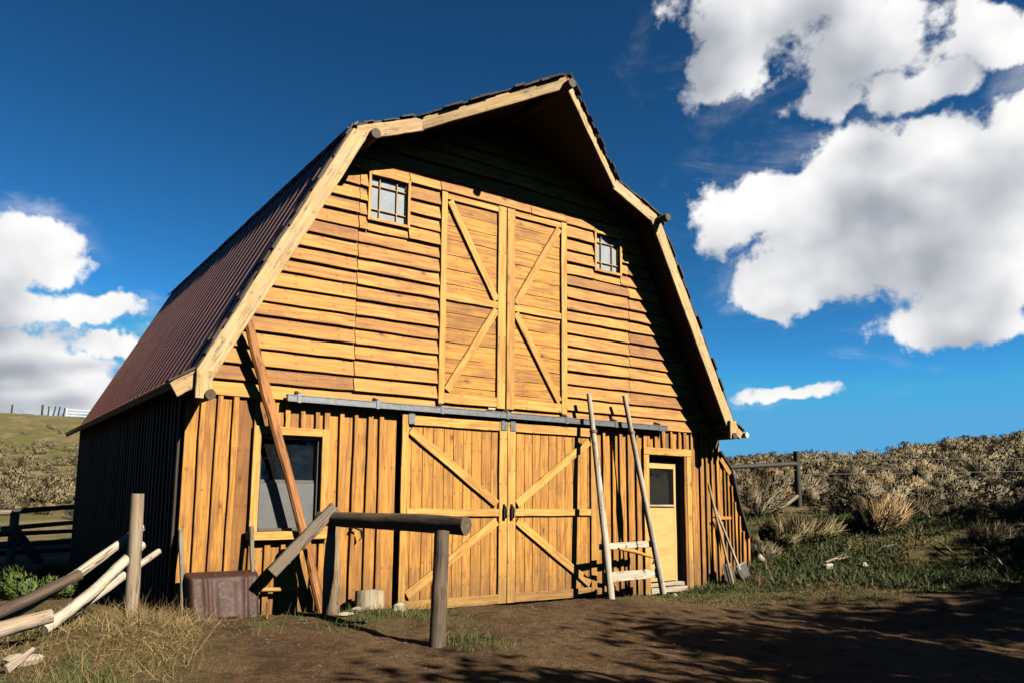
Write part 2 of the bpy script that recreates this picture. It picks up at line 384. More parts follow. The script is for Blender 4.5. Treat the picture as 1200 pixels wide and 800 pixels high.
def build_ground():
    rr = [.4]
    while rr[-1] < 420: rr.append(rr[-1] * 1.0135 + .004)
    rr = np.array(rr)
    az = np.concatenate([np.arange(-12, 84, .2), np.arange(84, 348, 4.)])
    A, Q = np.meshgrid(np.radians(az), rr)
    x = CX + Q * np.sin(A); y = CY + Q * np.cos(A); z = height(x, y)
    na = len(az); nr = len(rr)
    V = np.stack([x, y, z], -1).reshape(-1, 3)
    i, j = np.meshgrid(np.arange(nr - 1), np.arange(na), indexing='ij'); j2 = (j + 1) % na
    F = np.stack([i * na + j, (i + 1) * na + j, (i + 1) * na + j2, i * na + j2], -1).reshape(-1, 4)
    V = np.vstack([V, [[CX, CY, hz(CX, CY)]]])
    g, s, h = soil_masks(V[:, 0], V[:, 1])
    m, nt, bs = new_mat('ground_soil'); q = N(nt)
    p = q.n('ShaderNodeNewGeometry').outputs['Position']
    G, S, H = q.sep(q.attr('mask'))
    a = q.noise(p, 1.1, 6, .62); b = q.noise(p, 9., 6, .68); c_ = q.noise(p, 42., 4, .7)
    st = q.noise(q.vmath('MULTIPLY', p, (10., 46., 10.)), 1., 4, .7, dist=1.5)
    big = q.noise(p, .35, 4, .55)
    soil = q.mix(q.ramp(b, .36, .66), (.215, .118, .052), (.085, .044, .019))
    soil = q.mix(q.math('MULTIPLY', q.ramp(a, .5, .66), .75), soil, (.05, .027, .013))
    soil = q.mix(q.math('MULTIPLY', q.ramp(c_, .55, .7), .55), soil, (.27, .175, .085))
    straw = q.mix(q.ramp(st, .4, .62), (.19, .12, .055), (.40, .28, .13))
    straw = q.mix(q.math('MULTIPLY', q.ramp(b, .5, .68), .6), straw, (.10, .06, .03))
    grs = q.mix(q.ramp(b, .38, .62), (.10, .135, .028), (.19, .165, .05))
    hil = q.mix(q.ramp(a, .4, .62), (.34, .26, .13), (.20, .17, .07))
    hil = q.mix(q.ramp(big, .44, .56), hil, (.19, .18, .06))
    hil = q.mix(q.math('MULTIPLY', q.ramp(b, .5, .68), .45), hil, (.13, .10, .05))
    c = q.mix(S, soil, straw)
    c = q.mix(q.math('MULTIPLY', G, q.ramp(q.math('ADD', b, q.math('MULTIPLY', c_, .4)), .5, .78), clamp=True), c, grs)
    c = q.mix(H, c, hil)
    q.refl(c, bs); bs.inputs['Roughness'].default_value = .95; bs.inputs['Specular IOR Level'].default_value = .1
    q.bump(bs, q.math('ADD', b, q.math('MULTIPLY', c_, .5)), 1., .09)
    me = mesh_np('ground', V, F, m, attrs=[('mask', np.stack([g, s, h], -1))], smooth=True)
    # close the hole under the camera
    link('ground', me, kind='structure')
build_ground()

# ------------------------------------------------------------------ barn
OB = Vector((0, 0, 0))
barn = empty('barn', OB, 'golden board barn with brown metal gambrel roof and tall double doors', 'barn')
FY = -.472                                            # plane of the rake overhang
EV, QV, KV, PB, PT = (4.30, 2.427), (4.055, 2.575), (2.479, 5.539), (1.643, 5.889), (0., 6.574)
YB, YP = 8.84, -1.309
def bd(mb, *a, **k): mb.board(*a, **k)
UP = (0, 0, 1); RX = (1, 0, 0)

# roof: metal skins, dark soffit below
roof = MB(); sof = MB()
def slope(sgn, pts2, front_y, prow=False):
    (x0, z0), (x1, z1) = pts2
    n = Vector((sgn * (z0 - z1) * -1, 0, abs(x0 - x1)));  n = Vector((sgn * abs(z1 - z0), 0, abs(x0 - x1))).normalized()
    if prow: P = [(sgn * x0, front_y, z0), (sgn * PB[0], front_y, PB[1]), (0, YP, z1), (0, YB, z1), (sgn * x0, YB, z0)]
    else: P = [(sgn * x0, front_y, z0), (sgn * x1, front_y, z1), (sgn * x1, YB, z1), (sgn * x0, YB, z0)]
    if sgn > 0: P = P[::-1]
    roof.poly_slab(P, n, .02)
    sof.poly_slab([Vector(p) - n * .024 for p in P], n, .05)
    return n
for sg in (-1, 1):
    slope(sg, (EV, QV), FY); slope(sg, (QV, KV), FY); nU = slope(sg, (KV, PT), FY, True)
    # standing seams on the lower slopes
    n = Vector((sg * (KV[1] - QV[1]), 0, QV[0] - KV[0])).normalized()
    y = FY + .05; i = 0
    while y < YB - .02:
        n2 = Vector((sg * (QV[1] - EV[1]), 0, EV[0] - QV[0])).normalized()
        for (P0, P1, nn) in ((QV, KV, n), (EV, QV, n2)):
            roof.board(Vector((sg * P0[0], y, P0[1])) + nn * .006, Vector((sg * P1[0], y, P1[1])) + nn * .000, (0, 1, 0), .034, .016, 1, 0, .006)
        y += .30
    # knee cap
    y = FY
    while y < YB:
        e = min(y + random.uniform(.5, .9), YB)
        roof.board((sg * (KV[0] + .0), y, KV[1] + .012 + random.uniform(0, .012)), (sg * KV[0], e, KV[1] + .012 + random.uniform(0, .012)), (1, 0, -sg * .9), .17, .012, 2, .004)
        y = e
roof.build('metal_roof', ROOF, barn)
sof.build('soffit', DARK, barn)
# ragged dark shingle ends along the rakes
rk = MB()
def ragged(a, b, nrm, cnt, dep=.05):
    a = Vector(a); b = Vector(b); n = Vector(nrm).normalized()
    for i in range(cnt):
        f0 = i / cnt; f1 = (i + random.uniform(.9, 1.6)) / cnt
        p = a.lerp(b, f0); q_ = a.lerp(b, min(f1, 1)); pr = random.uniform(-.005, dep); th = random.uniform(.015, .034)
        o = n * (th / 2 + random.uniform(-.012, .012)) + Vector((0, -pr, 0))
        rk.board(p + o, q_ + o, (0, 1, 0), .16, th, 1, 0, .003)
for sg in (-1, 1):
    nl = Vector((sg * .883, 0, .469)); nu = Vector((sg * .385, 0, .923))
    ragged((sg * QV[0], FY + .05, QV[1]), (sg * KV[0], FY + .05, KV[1]), nl, 20)
    ragged((sg * EV[0], FY + .05, EV[1]), (sg * QV[0], FY + .05, QV[1]), Vector((sg * .52, 0, .85)), 2)
    ragged((sg * KV[0], FY + .05, KV[1]), (sg * PB[0], FY + .05, PB[1]), nu, 7)
    ragged((sg * PB[0], FY + .05, PB[1]), (0, YP + .05, PT[1]), nu, 17)
rk.build('rake_shingles', SHAKE, barn)
# fascia boards
def fascia(a, b, w, t=.045, drop=None, **k):
    a = Vector(a); b = Vector(b); ax = (b - a).normalized()
    wd = Vector((0, 0, 1)) - ax * ax.z; wd.normalize()
    mb = MB(); off = -wd * (w / 2 + .012)
    mb.board(a + off, b + off, wd, w, t, 10, .002, .006, **k)
    return mb.build('fascia_board', FASC, barn)
for sg in (-1, 1):
    fascia((sg * (QV[0] + .02), FY - .02, QV[1] - .02), (sg * KV[0], FY - .02, KV[1]), .185, sk=(0, -.45))
    fascia((sg * (EV[0]), FY - .012, EV[1]), (sg * QV[0], FY - .012, QV[1]), .15)
    fascia((sg * (KV[0]), FY - .015, KV[1]), (sg * (PB[0] - .02), FY - .015, PB[1] + .008), .165, sk=(.45, 0))
    fascia((sg * PB[0], FY + .015, PB[1]), (sg * .02, YP + .02, PT[1] - .01), .16)
    b = MB(); b.board((sg * 3.985, FY - .068, 2.56), (sg * 3.985, FY - .068, 2.285), RX, .155, .05, 3, .003); b.build('corner_block', FASC, barn)
# purlin logs that stick out under the roof
for (x, z, r, y0) in ((-3.925, 2.325, .052, -.59), (3.985, 2.325, .050, -.59), (-2.24, 5.47, .06, -.60), (2.45, 5.44, .056, -.72), (.0, 6.42, .058, -1.42)):
    m_ = MB(); m_.tube([(x, y0, z), (x, .3 if abs(x) > 1 else 1.2, z)], r, 12, .03); m_.build('purlin_log', LOGE, barn)
g_ = MB(); g_.tube([(4.33, -.55, 2.36), (4.33, 8.7, 2.33)], .045, 10, .0); g_.build('gutter', GUTTER, barn)

# upper lap siding
def gable_x(z):
    if z < QV[1]: return 4.02
    if z < KV[1]: return QV[0] + (KV[0] - QV[0]) * (z - QV[1]) / (KV[1] - QV[1]) - .05
    return KV[0] * (PT[1] - z) / (PT[1] - KV[1])
lap = MB()
Z0, Z1 = 2.385, 6.5
holes = [(-1.035, 1.065, 2.50, 5.255), (-2.055, -1.495, 4.65, 5.245), (1.61, 2.13, 4.65, 5.245)]
seams = [-2.17, 2.295]
z = Z0; row = 0
while z < Z1:
    h = random.uniform(.165, .195); zt = min(z + h, Z1)
    xm = gable_x(zt) - .01
    cuts = [s_ for s_ in seams if abs(s_) < xm] if 2.45 < z < 5.2 else []
    if row == 0: cuts = [-1.05]
    if z > 5.15: cuts = [random.uniform(-.6, .9)]
    spans = []
    edges = [-xm] + cuts + [xm]
    for a, b in zip(edges[:-1], edges[1:]):
        seg = [(a, b, z, zt)]
        for (hx0, hx1, hz0, hz1) in holes:
            ns = []
            for (p, q_, c0, c1) in seg:
                if q_ <= hx0 or p >= hx1 or c1 <= hz0 or c0 >= hz1: ns.append((p, q_, c0, c1)); continue
                if p < hx0: ns.append((p, hx0, c0, c1))
                if q_ > hx1: ns.append((hx1, q_, c0, c1))
                if c0 < hz0 - .025: ns.append((max(p, hx0), min(q_, hx1), c0, hz0 - .03))
                if c1 > hz1 + .02: ns.append((max(p, hx0), min(q_, hx1), hz1, c1))
            seg = ns
        spans += seg
    for (p, q_, c0, c1) in spans:
        if q_ - p < .04: continue
        hh = c1 - c0; tilt = random.uniform(.03, .044) * min(1, hh / .17); zc = (c0 + c1) / 2 + .012
        wd = Vector((0, tilt + .012, (hh + .03))).normalized()
        n = max(3, int((q_ - p) / .2))
        yy = -.030 - random.uniform(0, .010)
        lap.board((p + .005, yy + random.uniform(-.004, .004), zc + random.uniform(-.006, .006)), (q_ - .005, yy + random.uniform(-.004, .004), zc + random.uniform(-.006, .006)), wd, hh + .034, .028, n, .0022, .003, wave=.0008)
    z = zt; row += 1
lap.build('lap_siding', GOLDH, barn)
bk = MB()
P = [(-4.02, .03, 2.3), (4.02, .03, 2.3), (4.0, .03, 2.55), (2.43, .03, 5.48), (0, .03, 6.48), (-2.43, .03, 5.48), (-4.0, .03, 2.55)]
bk.poly_slab(P, (0, -1, 0), .04)
# seam battens hidden behind the siding ends
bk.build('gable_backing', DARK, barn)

# lower board and batten wall
wall = MB()
def gz(x): return np.interp(x, GX, GZ) - .1
def vboards(mb, x0, x1, top, yb=-.012, bw=(.13, .24), bottom=None, batten=.055, holes=(), first=None):
    x = x0
    while x < x1 - .02:
        w = min(random.uniform(*bw), x1 - x)
        if x1 - (x + w) < .07: w = x1 - x
        for (a, b, c, d) in holes:
            for e_ in (a, b):
                if x + .005 < e_ < x + w + .05: w = e_ - x
        tp = top(x + w / 2) if callable(top) else top
        bt = (gz(x) if bottom is None else bottom)
        segs = [(bt, tp)]
        for (a, b, c, d) in holes:
            if x + w > a + .01 and x < b - .01:
                ns = []
                for (p, q_) in segs:
                    if c > p: ns.append((p, min(c, q_)))
                    if d < q_: ns.append((max(d, p), q_))
                segs = ns
        for (p, q_) in segs:
            if q_ - p < .03: continue
            mb.board((x + w / 2, yb + random.uniform(-.003, .003), p), (x + w / 2, yb + random.uniform(-.003, .003), q_), RX, w - .004, .024, 5, .002, .003)
            if x > x0 + .01:
                mb.board((x + random.uniform(-.01, .01), yb - .032, p), (x + random.uniform(-.01, .01), yb - .032, q_ - random.uniform(0, .01)), RX, batten * random.uniform(.85, 1.2), .034, 5, .003, .004)
        x += w
WH = [(-3.285, -2.485, .90, 2.03), (-1.575, 1.58, -.3, 2.36), (2.66, 3.47, -.3, 2.02)]
vboards(wall, -4.02, 3.80, 2.40, bw=(.155, .19), holes=WH)
vboards(wall, 3.845, 4.32, lambda x: 2.40 - max(0, x - 4.0) * .3, bw=(.11, .14), batten=.045)
wall.build('board_and_batten_wall', GOLD, barn)
wb = MB()
wb.box((-4.02, .012, -.3), (-3.27, .05, 2.4)); wb.box((-2.50, .012, -.3), (2.68, .05, 2.4)); wb.box((3.46, .012, -.3), (4.32, .05, 2.2))
wb.box((-3.27, .012, -.3), (-2.5, .05, .92)); wb.box((-3.27, .012, 2.02), (-2.5, .05, 2.4)); wb.box((2.68, .012, 2.0), (3.46, .05, 2.4))
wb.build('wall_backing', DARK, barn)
# corner board, side, rear walls and floor-to-roof dark interior
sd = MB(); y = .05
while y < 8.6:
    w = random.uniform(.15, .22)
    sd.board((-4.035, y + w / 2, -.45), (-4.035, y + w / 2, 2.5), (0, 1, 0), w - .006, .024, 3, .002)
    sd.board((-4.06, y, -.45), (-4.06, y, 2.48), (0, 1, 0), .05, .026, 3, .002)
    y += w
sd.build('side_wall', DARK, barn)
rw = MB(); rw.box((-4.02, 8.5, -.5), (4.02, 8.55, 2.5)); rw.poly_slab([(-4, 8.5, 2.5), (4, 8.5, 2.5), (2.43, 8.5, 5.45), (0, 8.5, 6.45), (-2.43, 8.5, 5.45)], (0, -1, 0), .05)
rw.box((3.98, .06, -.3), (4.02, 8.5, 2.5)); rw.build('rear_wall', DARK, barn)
# rafter tails / flare soffit is part of the roof; right lean-to
ln = MB()
def lean_top(x): return np.interp(x, [4.30, 4.55, 4.73, 4.93, 5.0], [2.11, 1.84, 1.27, .80, .62])
vboards(ln, 4.325, 4.955, lambda x: float(lean_top(x)) - .03, yb=.0, bw=(.075, .10), batten=.03, bottom=.1)
ln.box((4.24, -.06, 1.035), (4.52, -.035, 1.085))
ln.board((4.31, -.05, 2.0), (4.53, -.05, 1.765), (0, 0, 1), .085, .022, 3)
ln.board((4.97, -.02, .15), (4.97, -.02, .78), RX, .05, .05, 3)
ln.build('lean_to_wall', GOLD, barn)
lr = MB()
pts = [(4.30, 2.115), (4.56, 1.85), (4.74, 1.28), (4.96, .74)]
for (a, b) in zip(pts[:-1], pts[1:]):
    lr.board((a[0], .95, a[1]), (b[0], .95, b[1]), (0, 1, 0), 2.06, .035, 1, 0)
lr.build('lean_to_roof', SHAKE, barn)

# hay doors above the track
def hay_door(x0, x1, hinge):
    d = MB(); z = 2.52
    while z < 5.27:
        h = min(random.uniform(.16, .21), 5.28 - z)
        d.board((x0 + .01, -.035 + random.uniform(-.003, .003), z + h / 2), (x1 - .01, -.035 + random.uniform(-.003, .003), z + h / 2), UP, h - .005, .022, 5, .002, .003); z += h
    o = d.build('hay_door', DOORW, barn)
    wl = .085 if hinge < 0 else .13; wr = .13 if hinge < 0 else .10
    f = MB()
    f.board((x0 + wl / 2, -.062, 2.50), (x0 + wl / 2, -.062, 5.235), RX, wl, .04, 8, .002)
    f.board((x1 - wr / 2, -.062, 2.50), (x1 - wr / 2, -.062, 5.235), RX, wr, .04, 8, .002)
    for zc, h in ((2.575, .125), (5.185, .075), (3.865, .085)):
        f.board((x0 + wl + .002, -.060, zc), (x1 - wr - .002, -.060, zc), UP, h, .034, 4, .002)
    f.build('door_frame', TRIM, o)
    xo, xi = (x0 + wl + .04, x1 - wr - .02) if hinge < 0 else (x1 - wr - .04, x0 + wl + .02)
    for (za, zb) in ((5.13, 3.93), (2.67, 3.80)):
        b = MB(); b.board((xo, -.064, za), (xi, -.064, zb), RX, .10, .036, 6, .002); b.build('brace', TRIM, o)
hay_door(-1.03, -.008, -1); hay_door(.012, 1.06, 1)
tb = MB()   # small white latch plate under the doors
tb.box((-.27, -.075, 2.478), (-.16, -.06, 2.50)); tb.build('latch_plate', GUTTER, barn)

# big sliding doors
def sliding_door(x0, x1, side):
    y0 = -.075; d = MB(); x = x0 + .01
    while x < x1 - .02:
        w = min(random.uniform(.125, .16), x1 - .01 - x)
        if x1 - x - w < .06: w = x1 - .01 - x
        d.board((x + w / 2, y0 + random.uniform(-.002, .002), .06), (x + w / 2, y0 + random.uniform(-.002, .002), 2.32), RX, w - .005, .024, 5, .0015, .004); x += w
    o = d.build('sliding_door', DOORW, barn)
    wo, wi = .085, .125
    xl, xr = (wo, wi) if side < 0 else (wi, .10)
    yf = y0 - .029
    for xc, ww_ in ((x0 + xl / 2, xl), (x1 - xr / 2, xr)):
        f = MB(); f.board((xc, yf, .03), (xc, yf, 2.325), RX, ww_, .034, 7, .002); f.build('stile', TRIM, o)
    for zc, h in ((.085, .115), (1.16, .092), (2.262, .115)):
        r_ = MB(); r_.board((x0 + xl + .003, yf + .001, zc), (x1 - xr - .003, yf + .001, zc), UP, h, .032, 6, .002); r_.build('rail', TRIM, o)
    xo, xi = (x0 + xl + .03, x1 - xr - .03) if side < 0 else (x1 - xr - .03, x0 + xl + .03)
    for (za, zb) in ((2.14, 1.27), (.20, 1.05)):
        b = MB(); b.board((xo, yf - .001, za), (xi, yf - .001, zb), UP, .105, .034, 6, .002); b.build('brace', TRIM, o)
    for xh in (x0 + .12, x1 - .06) if side < 0 else (x0 + .075, x1 - .07):
        h = MB(); h.box((xh - .045, yf - .028, 2.215), (xh + .045, yf - .018, 2.335)); h.box((xh - .022, yf - .032, 2.33), (xh + .022, yf - .020, 2.40)); h.build('hanger_plate', STEEL, o)
    xi2 = x1 - .05 if side < 0 else x0 + .06
    h = MB(); h.tube([(xi2, yf - .02, 1.08), (xi2, yf - .065, 1.10), (xi2, yf - .065, 1.23), (xi2, yf - .02, 1.25)], .013, 8, 0); h.box((xi2 - .018, yf - .026, 1.06), (xi2 + .018, yf - .018, 1.27)); h.build('handle', BLACKI, o)
    st = MB(); xs = x0 + .05 if side < 0 else x1 - .04
    st.box((xs - .012, yf - .05, -.03), (xs + .012, yf - .03, .12)); st.build('bottom_guide', STEEL, o)
sliding_door(-1.545, .005, -1); sliding_door(.015, 1.555, 1)
tr = MB(); tr.box((-2.99, -.165, 2.372), (2.97, -.105, 2.44)); tr.box((-2.99, -.172, 2.366), (2.97, -.160, 2.378)); tr.box((-2.99, -.170, 2.434), (2.97, -.100, 2.447)); 
track = tr.build('door_track', STEEL, barn)
for x in (-2.86, -1.90, -1.02, -.02, .98, 1.90, 2.80):
    b = MB(); b.box((x - .022, -.174, 2.36), (x + .022, -.166, 2.46)); b.tube([(x, -.17, 2.452), (x, -.11, 2.47), (x, -.05, 2.49)], .017, 8, 0); b.build('track_bracket', STEEL, track)

# windows
def trim_frame(name, x0, x1, z0, z1, w, y, t, mat, parent, sill=None, top=True):
    f = MB()
    f.board((x0 + w / 2, y, z0), (x0 + w / 2, y, z1), RX, w, t, 4, .0015); f.board((x1 - w / 2, y, z0), (x1 - w / 2, y, z1), RX, w, t, 4, .0015)
    f.board((x0 + w + .002, y - .002, z1 - w / 2), (x1 - w - .002, y - .002, z1 - w / 2), UP, w, t, 4, .0015)
    if sill is None: f.board((x0 + w + .002, y - .002, z0 + w / 2), (x1 - w - .002, y - .002, z0 + w / 2), UP, w, t, 4, .0015)
    else: f.board((x0 - .02, y - .03, z0 - sill / 2 - .003), (x1 + .02, y - .03, z0 - sill / 2 - .003), UP, sill, t + .05, 4, .002)
    return f.build(name, mat, parent)
bw_ = trim_frame('window', -3.32, -2.45, .97, 2.09, .085, -.055, .055, TRIM, barn, sill=.085)
ja = MB(); ja.box((-3.235, -.02, .97), (-3.205, .2, 2.0)); ja.box((-2.565, -.02, .97), (-2.535, .2, 2.0)); ja.box((-3.20, -.019, 1.965), (-2.57, .2, 2.0)); ja.box((-3.20, -.019, .97), (-2.57, .2, 1.0)); ja.box((-3.20, .03, 1.485), (-2.57, .06, 1.52)); ja.build('sash', SASH, bw_)
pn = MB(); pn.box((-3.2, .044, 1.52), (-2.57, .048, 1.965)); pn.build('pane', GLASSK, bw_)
sc_ = MB(); sc_.box((-3.2, .020, 1.0), (-2.57, .024, 1.485)); sc_.build('screen', SCREEN, bw_)
sh = MB(); sh.box((-3.12, .18, 1.745), (-2.66, .23, 1.765)); sh.build('shelf', TRIM, bw_)
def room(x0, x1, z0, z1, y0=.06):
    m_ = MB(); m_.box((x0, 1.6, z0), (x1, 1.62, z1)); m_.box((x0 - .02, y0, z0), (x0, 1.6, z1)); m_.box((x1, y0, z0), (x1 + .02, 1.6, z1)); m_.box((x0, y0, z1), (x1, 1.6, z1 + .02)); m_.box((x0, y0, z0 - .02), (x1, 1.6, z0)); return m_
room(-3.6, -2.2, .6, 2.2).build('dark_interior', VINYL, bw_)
def gable_window(x0, x1, z0, z1):
    o = trim_frame('window', x0, x1, z0, z1, .038, -.052, .05, TRIM, barn)
    f = MB(); a, b, c, d = x0 + .038, x1 - .038, z0 + .038, z1 - .038; y = -.022
    for (p, q_) in (((a, c), (a, d)), ((b, c), (b, d))): f.board((p[0], y, p[1]), (q_[0], y, q_[1]), RX, .028, .03, 1, 0)
    for zz in (c, d): f.board((a, y, zz), (b, y, zz), UP, .022, .03, 1, 0)
    f.build('sash', TRIM, o)
    mm = MB(); W = b - a; H = d - c
    for fr in (.26, .73): mm.board((a + W * fr, y - .004, c), (a + W * fr, y - .004, d), RX, .013, .02, 1, 0)
    for fr in (.22, .78): mm.board((a, y - .002, c + H * fr), (b, y - .002, c + H * fr), UP, .013, .02, 1, 0)
    mm.build('muntin', TRIM, o)
    p = MB(); p.box((a, y + .012, c), (b, y + .015, d)); p.build('pane', GLASSD, o)
gable_window(-2.065, -1.485, 4.64, 5.255); gable_window(1.60, 2.145, 4.64, 5.255)

# entry door
tf = MB()
tf.board((2.605, -.05, -.05), (2.605, -.05, 2.005), RX, .11, .04, 5, .002); tf.board((3.535, -.05, -.05), (3.535, -.05, 2.005), RX, .10, .04, 5, .002); tf.board((2.55, -.052, 2.06), (3.585, -.052, 2.06), UP, .105, .044, 5, .002)
dt = tf.build('entry_door', TRIM, barn)
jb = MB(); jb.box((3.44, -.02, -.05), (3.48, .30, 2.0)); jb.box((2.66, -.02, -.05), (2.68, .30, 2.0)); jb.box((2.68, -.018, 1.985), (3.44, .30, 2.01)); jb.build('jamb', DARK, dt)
dp = MB(); yd = .10
dp.board((2.70, yd, .12), (2.70, yd, 1.92), RX, .045, .04, 3, 0); 
dp.board((3.415, yd, .12), (3.415, yd, 1.92), RX, .14, .04, 3, 0); dp.board((2.724, yd, 1.865), (3.344, yd, 1.865), UP, .11, .04, 3, 0)
dp.board((2.724, yd, .69), (3.344, yd, .69), UP, 1.13, .034, 3, 0); dp.board((2.745, yd, 1.255), (2.745, yd, 1.81), RX, .04, .04, 2, 0)
dp.build('door_panel', PLY, dt)
gp = MB(); gp.box((2.765, yd, 1.27), (3.344, yd + .006, 1.81)); gp.build('pane', GLASSK, dt)
si = MB(); si.board((2.76, yd - .03, 1.25), (3.35, yd - .03, 1.25), UP, .028, .03, 3, .001); si.build('pane_sill', WHITEW, dt)
th = MB(); th.board((2.68, .02, .09), (3.42, .02, .09), UP, .05, .10, 3, .003); th.board((2.67, -.01, .015), (3.44, -.01, .015), UP, .07, .12, 3, .004); th.build('threshold', WHITEW, dt)
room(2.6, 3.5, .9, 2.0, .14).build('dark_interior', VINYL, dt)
def hook(x, z):
    h = MB(); h.tube([(x - .03, -.05, z + .05), (x - .03, -.12, z + .06), (x + .05, -.13, z + .03), (x + .07, -.12, z - .05), (x + .03, -.12, z - .09)], .016, 8, .02); h.build('wall_hook', BLACKI, barn)
hook(4.05, 1.02); hook(-2.10, .94)

# ------------------------------------------------------------------ yard things
def thing_tube(name, label, cat, pts, rad, mat, sides=12, rough=.05, group=None, sub=5, bend=0.):
    m_ = MB(); m_.tube(pts, rad, sides, rough, sub=sub, bend=bend)
    o = m_.build(name, mat, None, origin=pts[0]); o['label'] = label; o['category'] = cat
    if group: o['group'] = group
    return o
m_ = MB(); m_.board((-2.48, -.20, .03), (-3.49, -.20, 3.22), (1, 0, .32), .115, .075, 16, .0045, .022, w2=.09, wave=.012)
o = m_.build('leaning_pole', POLE_O, None, origin=(-2.48, -.20, .03)); o['label'] = 'long reddish rough timber leaning across the lower window to the eave'; o['category'] = 'pole'

# hitching rail
o0 = (-2.4, -2.35, hz(-2.4, -2.35))
hr = empty('hitching_rail', o0, 'dark weathered log hitching rail on two posts in front of the barn', 'hitching rail')
m_ = MB(); m_.tube([(-2.10, -2.38, 1.125), (-2.74, -.58, 1.125)], [.082, .070], 16, .055, sub=16, bend=.012); m_.build('rail', RAILW, hr, o0)
m_ = MB(); m_.tube([(-2.44, -2.46, -.1), (-2.385, -2.40, .55), (-2.31, -2.31, 1.08)], [.072, .068, .066], 14, .07, sub=8, bend=.012); m_.build('post', RAILW, hr, o0)
m_ = MB(); m_.tube([(-2.545, -.52, -.1), (-2.60, -.62, .6), (-2.62, -.66, 1.08)], [.088, .08, .05], 12, .07); m_.build('post', GREYT, hr, o0)
m_ = MB(); m_.board((-3.25, -.66, .60), (-2.66, -.78, 1.25), (0, 0, 1), .115, .075, 6, .004, .008); m_.build('brace_board', GREYW, hr, o0)
for (x, y, z) in ((-2.70, -.70, 1.14), (-2.31, -2.30, 1.10)):
    m_ = MB()
    ring = [(x + .105 * math.cos(t) * .94, y + .105 * math.cos(t) * .33, z + .105 * math.sin(t)) for t in np.linspace(0, 2 * math.pi, 15)]
    m_.tube(ring, .012, 6, 0, sub=1, cap=False); m_.build('wire_tie', BLACKI, hr, o0)

# wheelbarrow standing on its nose, underside out
wo = (-3.63, -.5, hz(-3.63, -.5))
wbw = empty('wheelbarrow', wo, 'rusty brown wheelbarrow upended against the wall with two grey handles up', 'wheelbarrow')
def tray():
    nx, nz = 44, 36; V = []; F = []
    x0, x1 = -3.985, -3.262
    for j in range(nz + 1):
        for i in range(nx + 1):
            u = i / nx; v = j / nz
            X = x0 + (x1 - x0) * u; Zl = .50 * v
            e = min(u, 1 - u) * (x1 - x0); ev = min(v * 9, 1 - v) * .50
            dep = .20 * (1 - math.exp(-(e / .016) ** 1.3)) * (1 - math.exp(-(ev / .013) ** 1.3))
            rib = 0
            for rc in (.235, .77):
                rib += .016 * math.exp(-((u - rc) / .028) ** 4) * float(sstep(.1, .16, v) * sstep(.97, .91, v))
                rib -= .010 * math.exp(-((u - rc - .06) / .02) ** 2) * float(sstep(.1, .16, v) * sstep(.97, .91, v))
            pan = .012 * float(sstep(.36, .42, u) * sstep(.66, .60, u) * sstep(.2, .24, v) * sstep(.88, .82, v))
            bar = .020 * math.exp(-((v - .2) / .025) ** 4) * float(sstep(.34, .38, u) * sstep(.68, .64, u))
            dent = .006 * math.sin(u * 9 + 2) * math.sin(v * 7)
            Y = -.16 - .16 * (1 - v) - dep - rib - pan - bar - dent
            V.append((X - .012 * (v - .5) * (1 if u < .5 else -1) * 1.5, Y, .085 + Zl)); 
    for j in range(nz):
        for i in range(nx):
            a = j * (nx + 1) + i; F.append((a, a + 1, a + nx + 2, a + nx + 1))
    m_ = MB(); m_.add(V, F, [(p[2], p[0], .3) for p in V], True)
    # rolled rim
    rim = [V[i] for i in range(0, nx + 1, 4)] + [V[(nx + 1) * j + nx] for j in range(4, nz + 1, 4)] + [V[(nx + 1) * nz + i] for i in range(nx - 4, -1, -4)] + [V[(nx + 1) * j] for j in range(nz - 4, -1, -4)]
    m_.tube(rim, .012, 6, 0, sub=1, cap=False)
    return m_
tray().build('tray', BARROW, wbw, wo)
for xs, xt, zt in ((-3.985, -4.005, 1.0), (-3.30, -3.315, 1.03)):
    m_ = MB(); m_.board((xs, -.30, .20), (xt, -.055 if xs < -3.5 else -.14, zt), RX, .05, .042, 8, .003, .008, w2=.042); m_.build('handle', GREYW, wbw, wo)
for xs in (-4.005, -3.245):
    m_ = MB(); m_.tube([(xs, -.56, .04), (xs + .005, -.53, .30)], .012, 6, .02); m_.build('leg', POLE_O, wbw, wo)
thing_tube('stick', 'short yellow stick propped low on the wall right of the wheelbarrow', 'stick', [(-3.22, -.13, .375), (-2.76, -.12, .355)], [.024, .022], TRIM, 8)

# chopping block and stones
def stump(loc, r, h, label):
    m_ = MB(); sides = 16; V = []; T = []; k = nid()
    rr = [r * (1 + random.gauss(0, .05)) for _ in range(sides)]
    for jz, f in enumerate((0, .4, .8, 1.)):
        for j in range(sides):
            t = 2 * math.pi * j / sides; q_ = rr[j] * (1 + .05 * (1 - f)) * (1 + random.gauss(0, .012))
            V.append((q_ * math.cos(t), q_ * math.sin(t) * .8, h * f + (.03 * math.cos(t + 2) * f))); T.append((h * f, t * r, k))
    F = [(a * sides + j, a * sides + (j + 1) % sides, (a + 1) * sides + (j + 1) % sides, (a + 1) * sides + j) for a in range(3) for j in range(sides)]
    m_.add(V, F, T, True)
    top = [V[3 * sides + j] for j in range(sides)] + [(0, 0, h - .004)]
    m_.add(top, [(j, (j + 1) % sides, sides) for j in range(sides)], [(.1 * j, r, k) for j in range(sides)] + [(0, 0, k)])
    m_.box((-.05, -.06, h - .01), (.06, -.02, h + .018))
    o = m_.build('chopping_block', PALE_STUMP); o.location = loc; o['label'] = label; o['category'] = 'stump'; return o
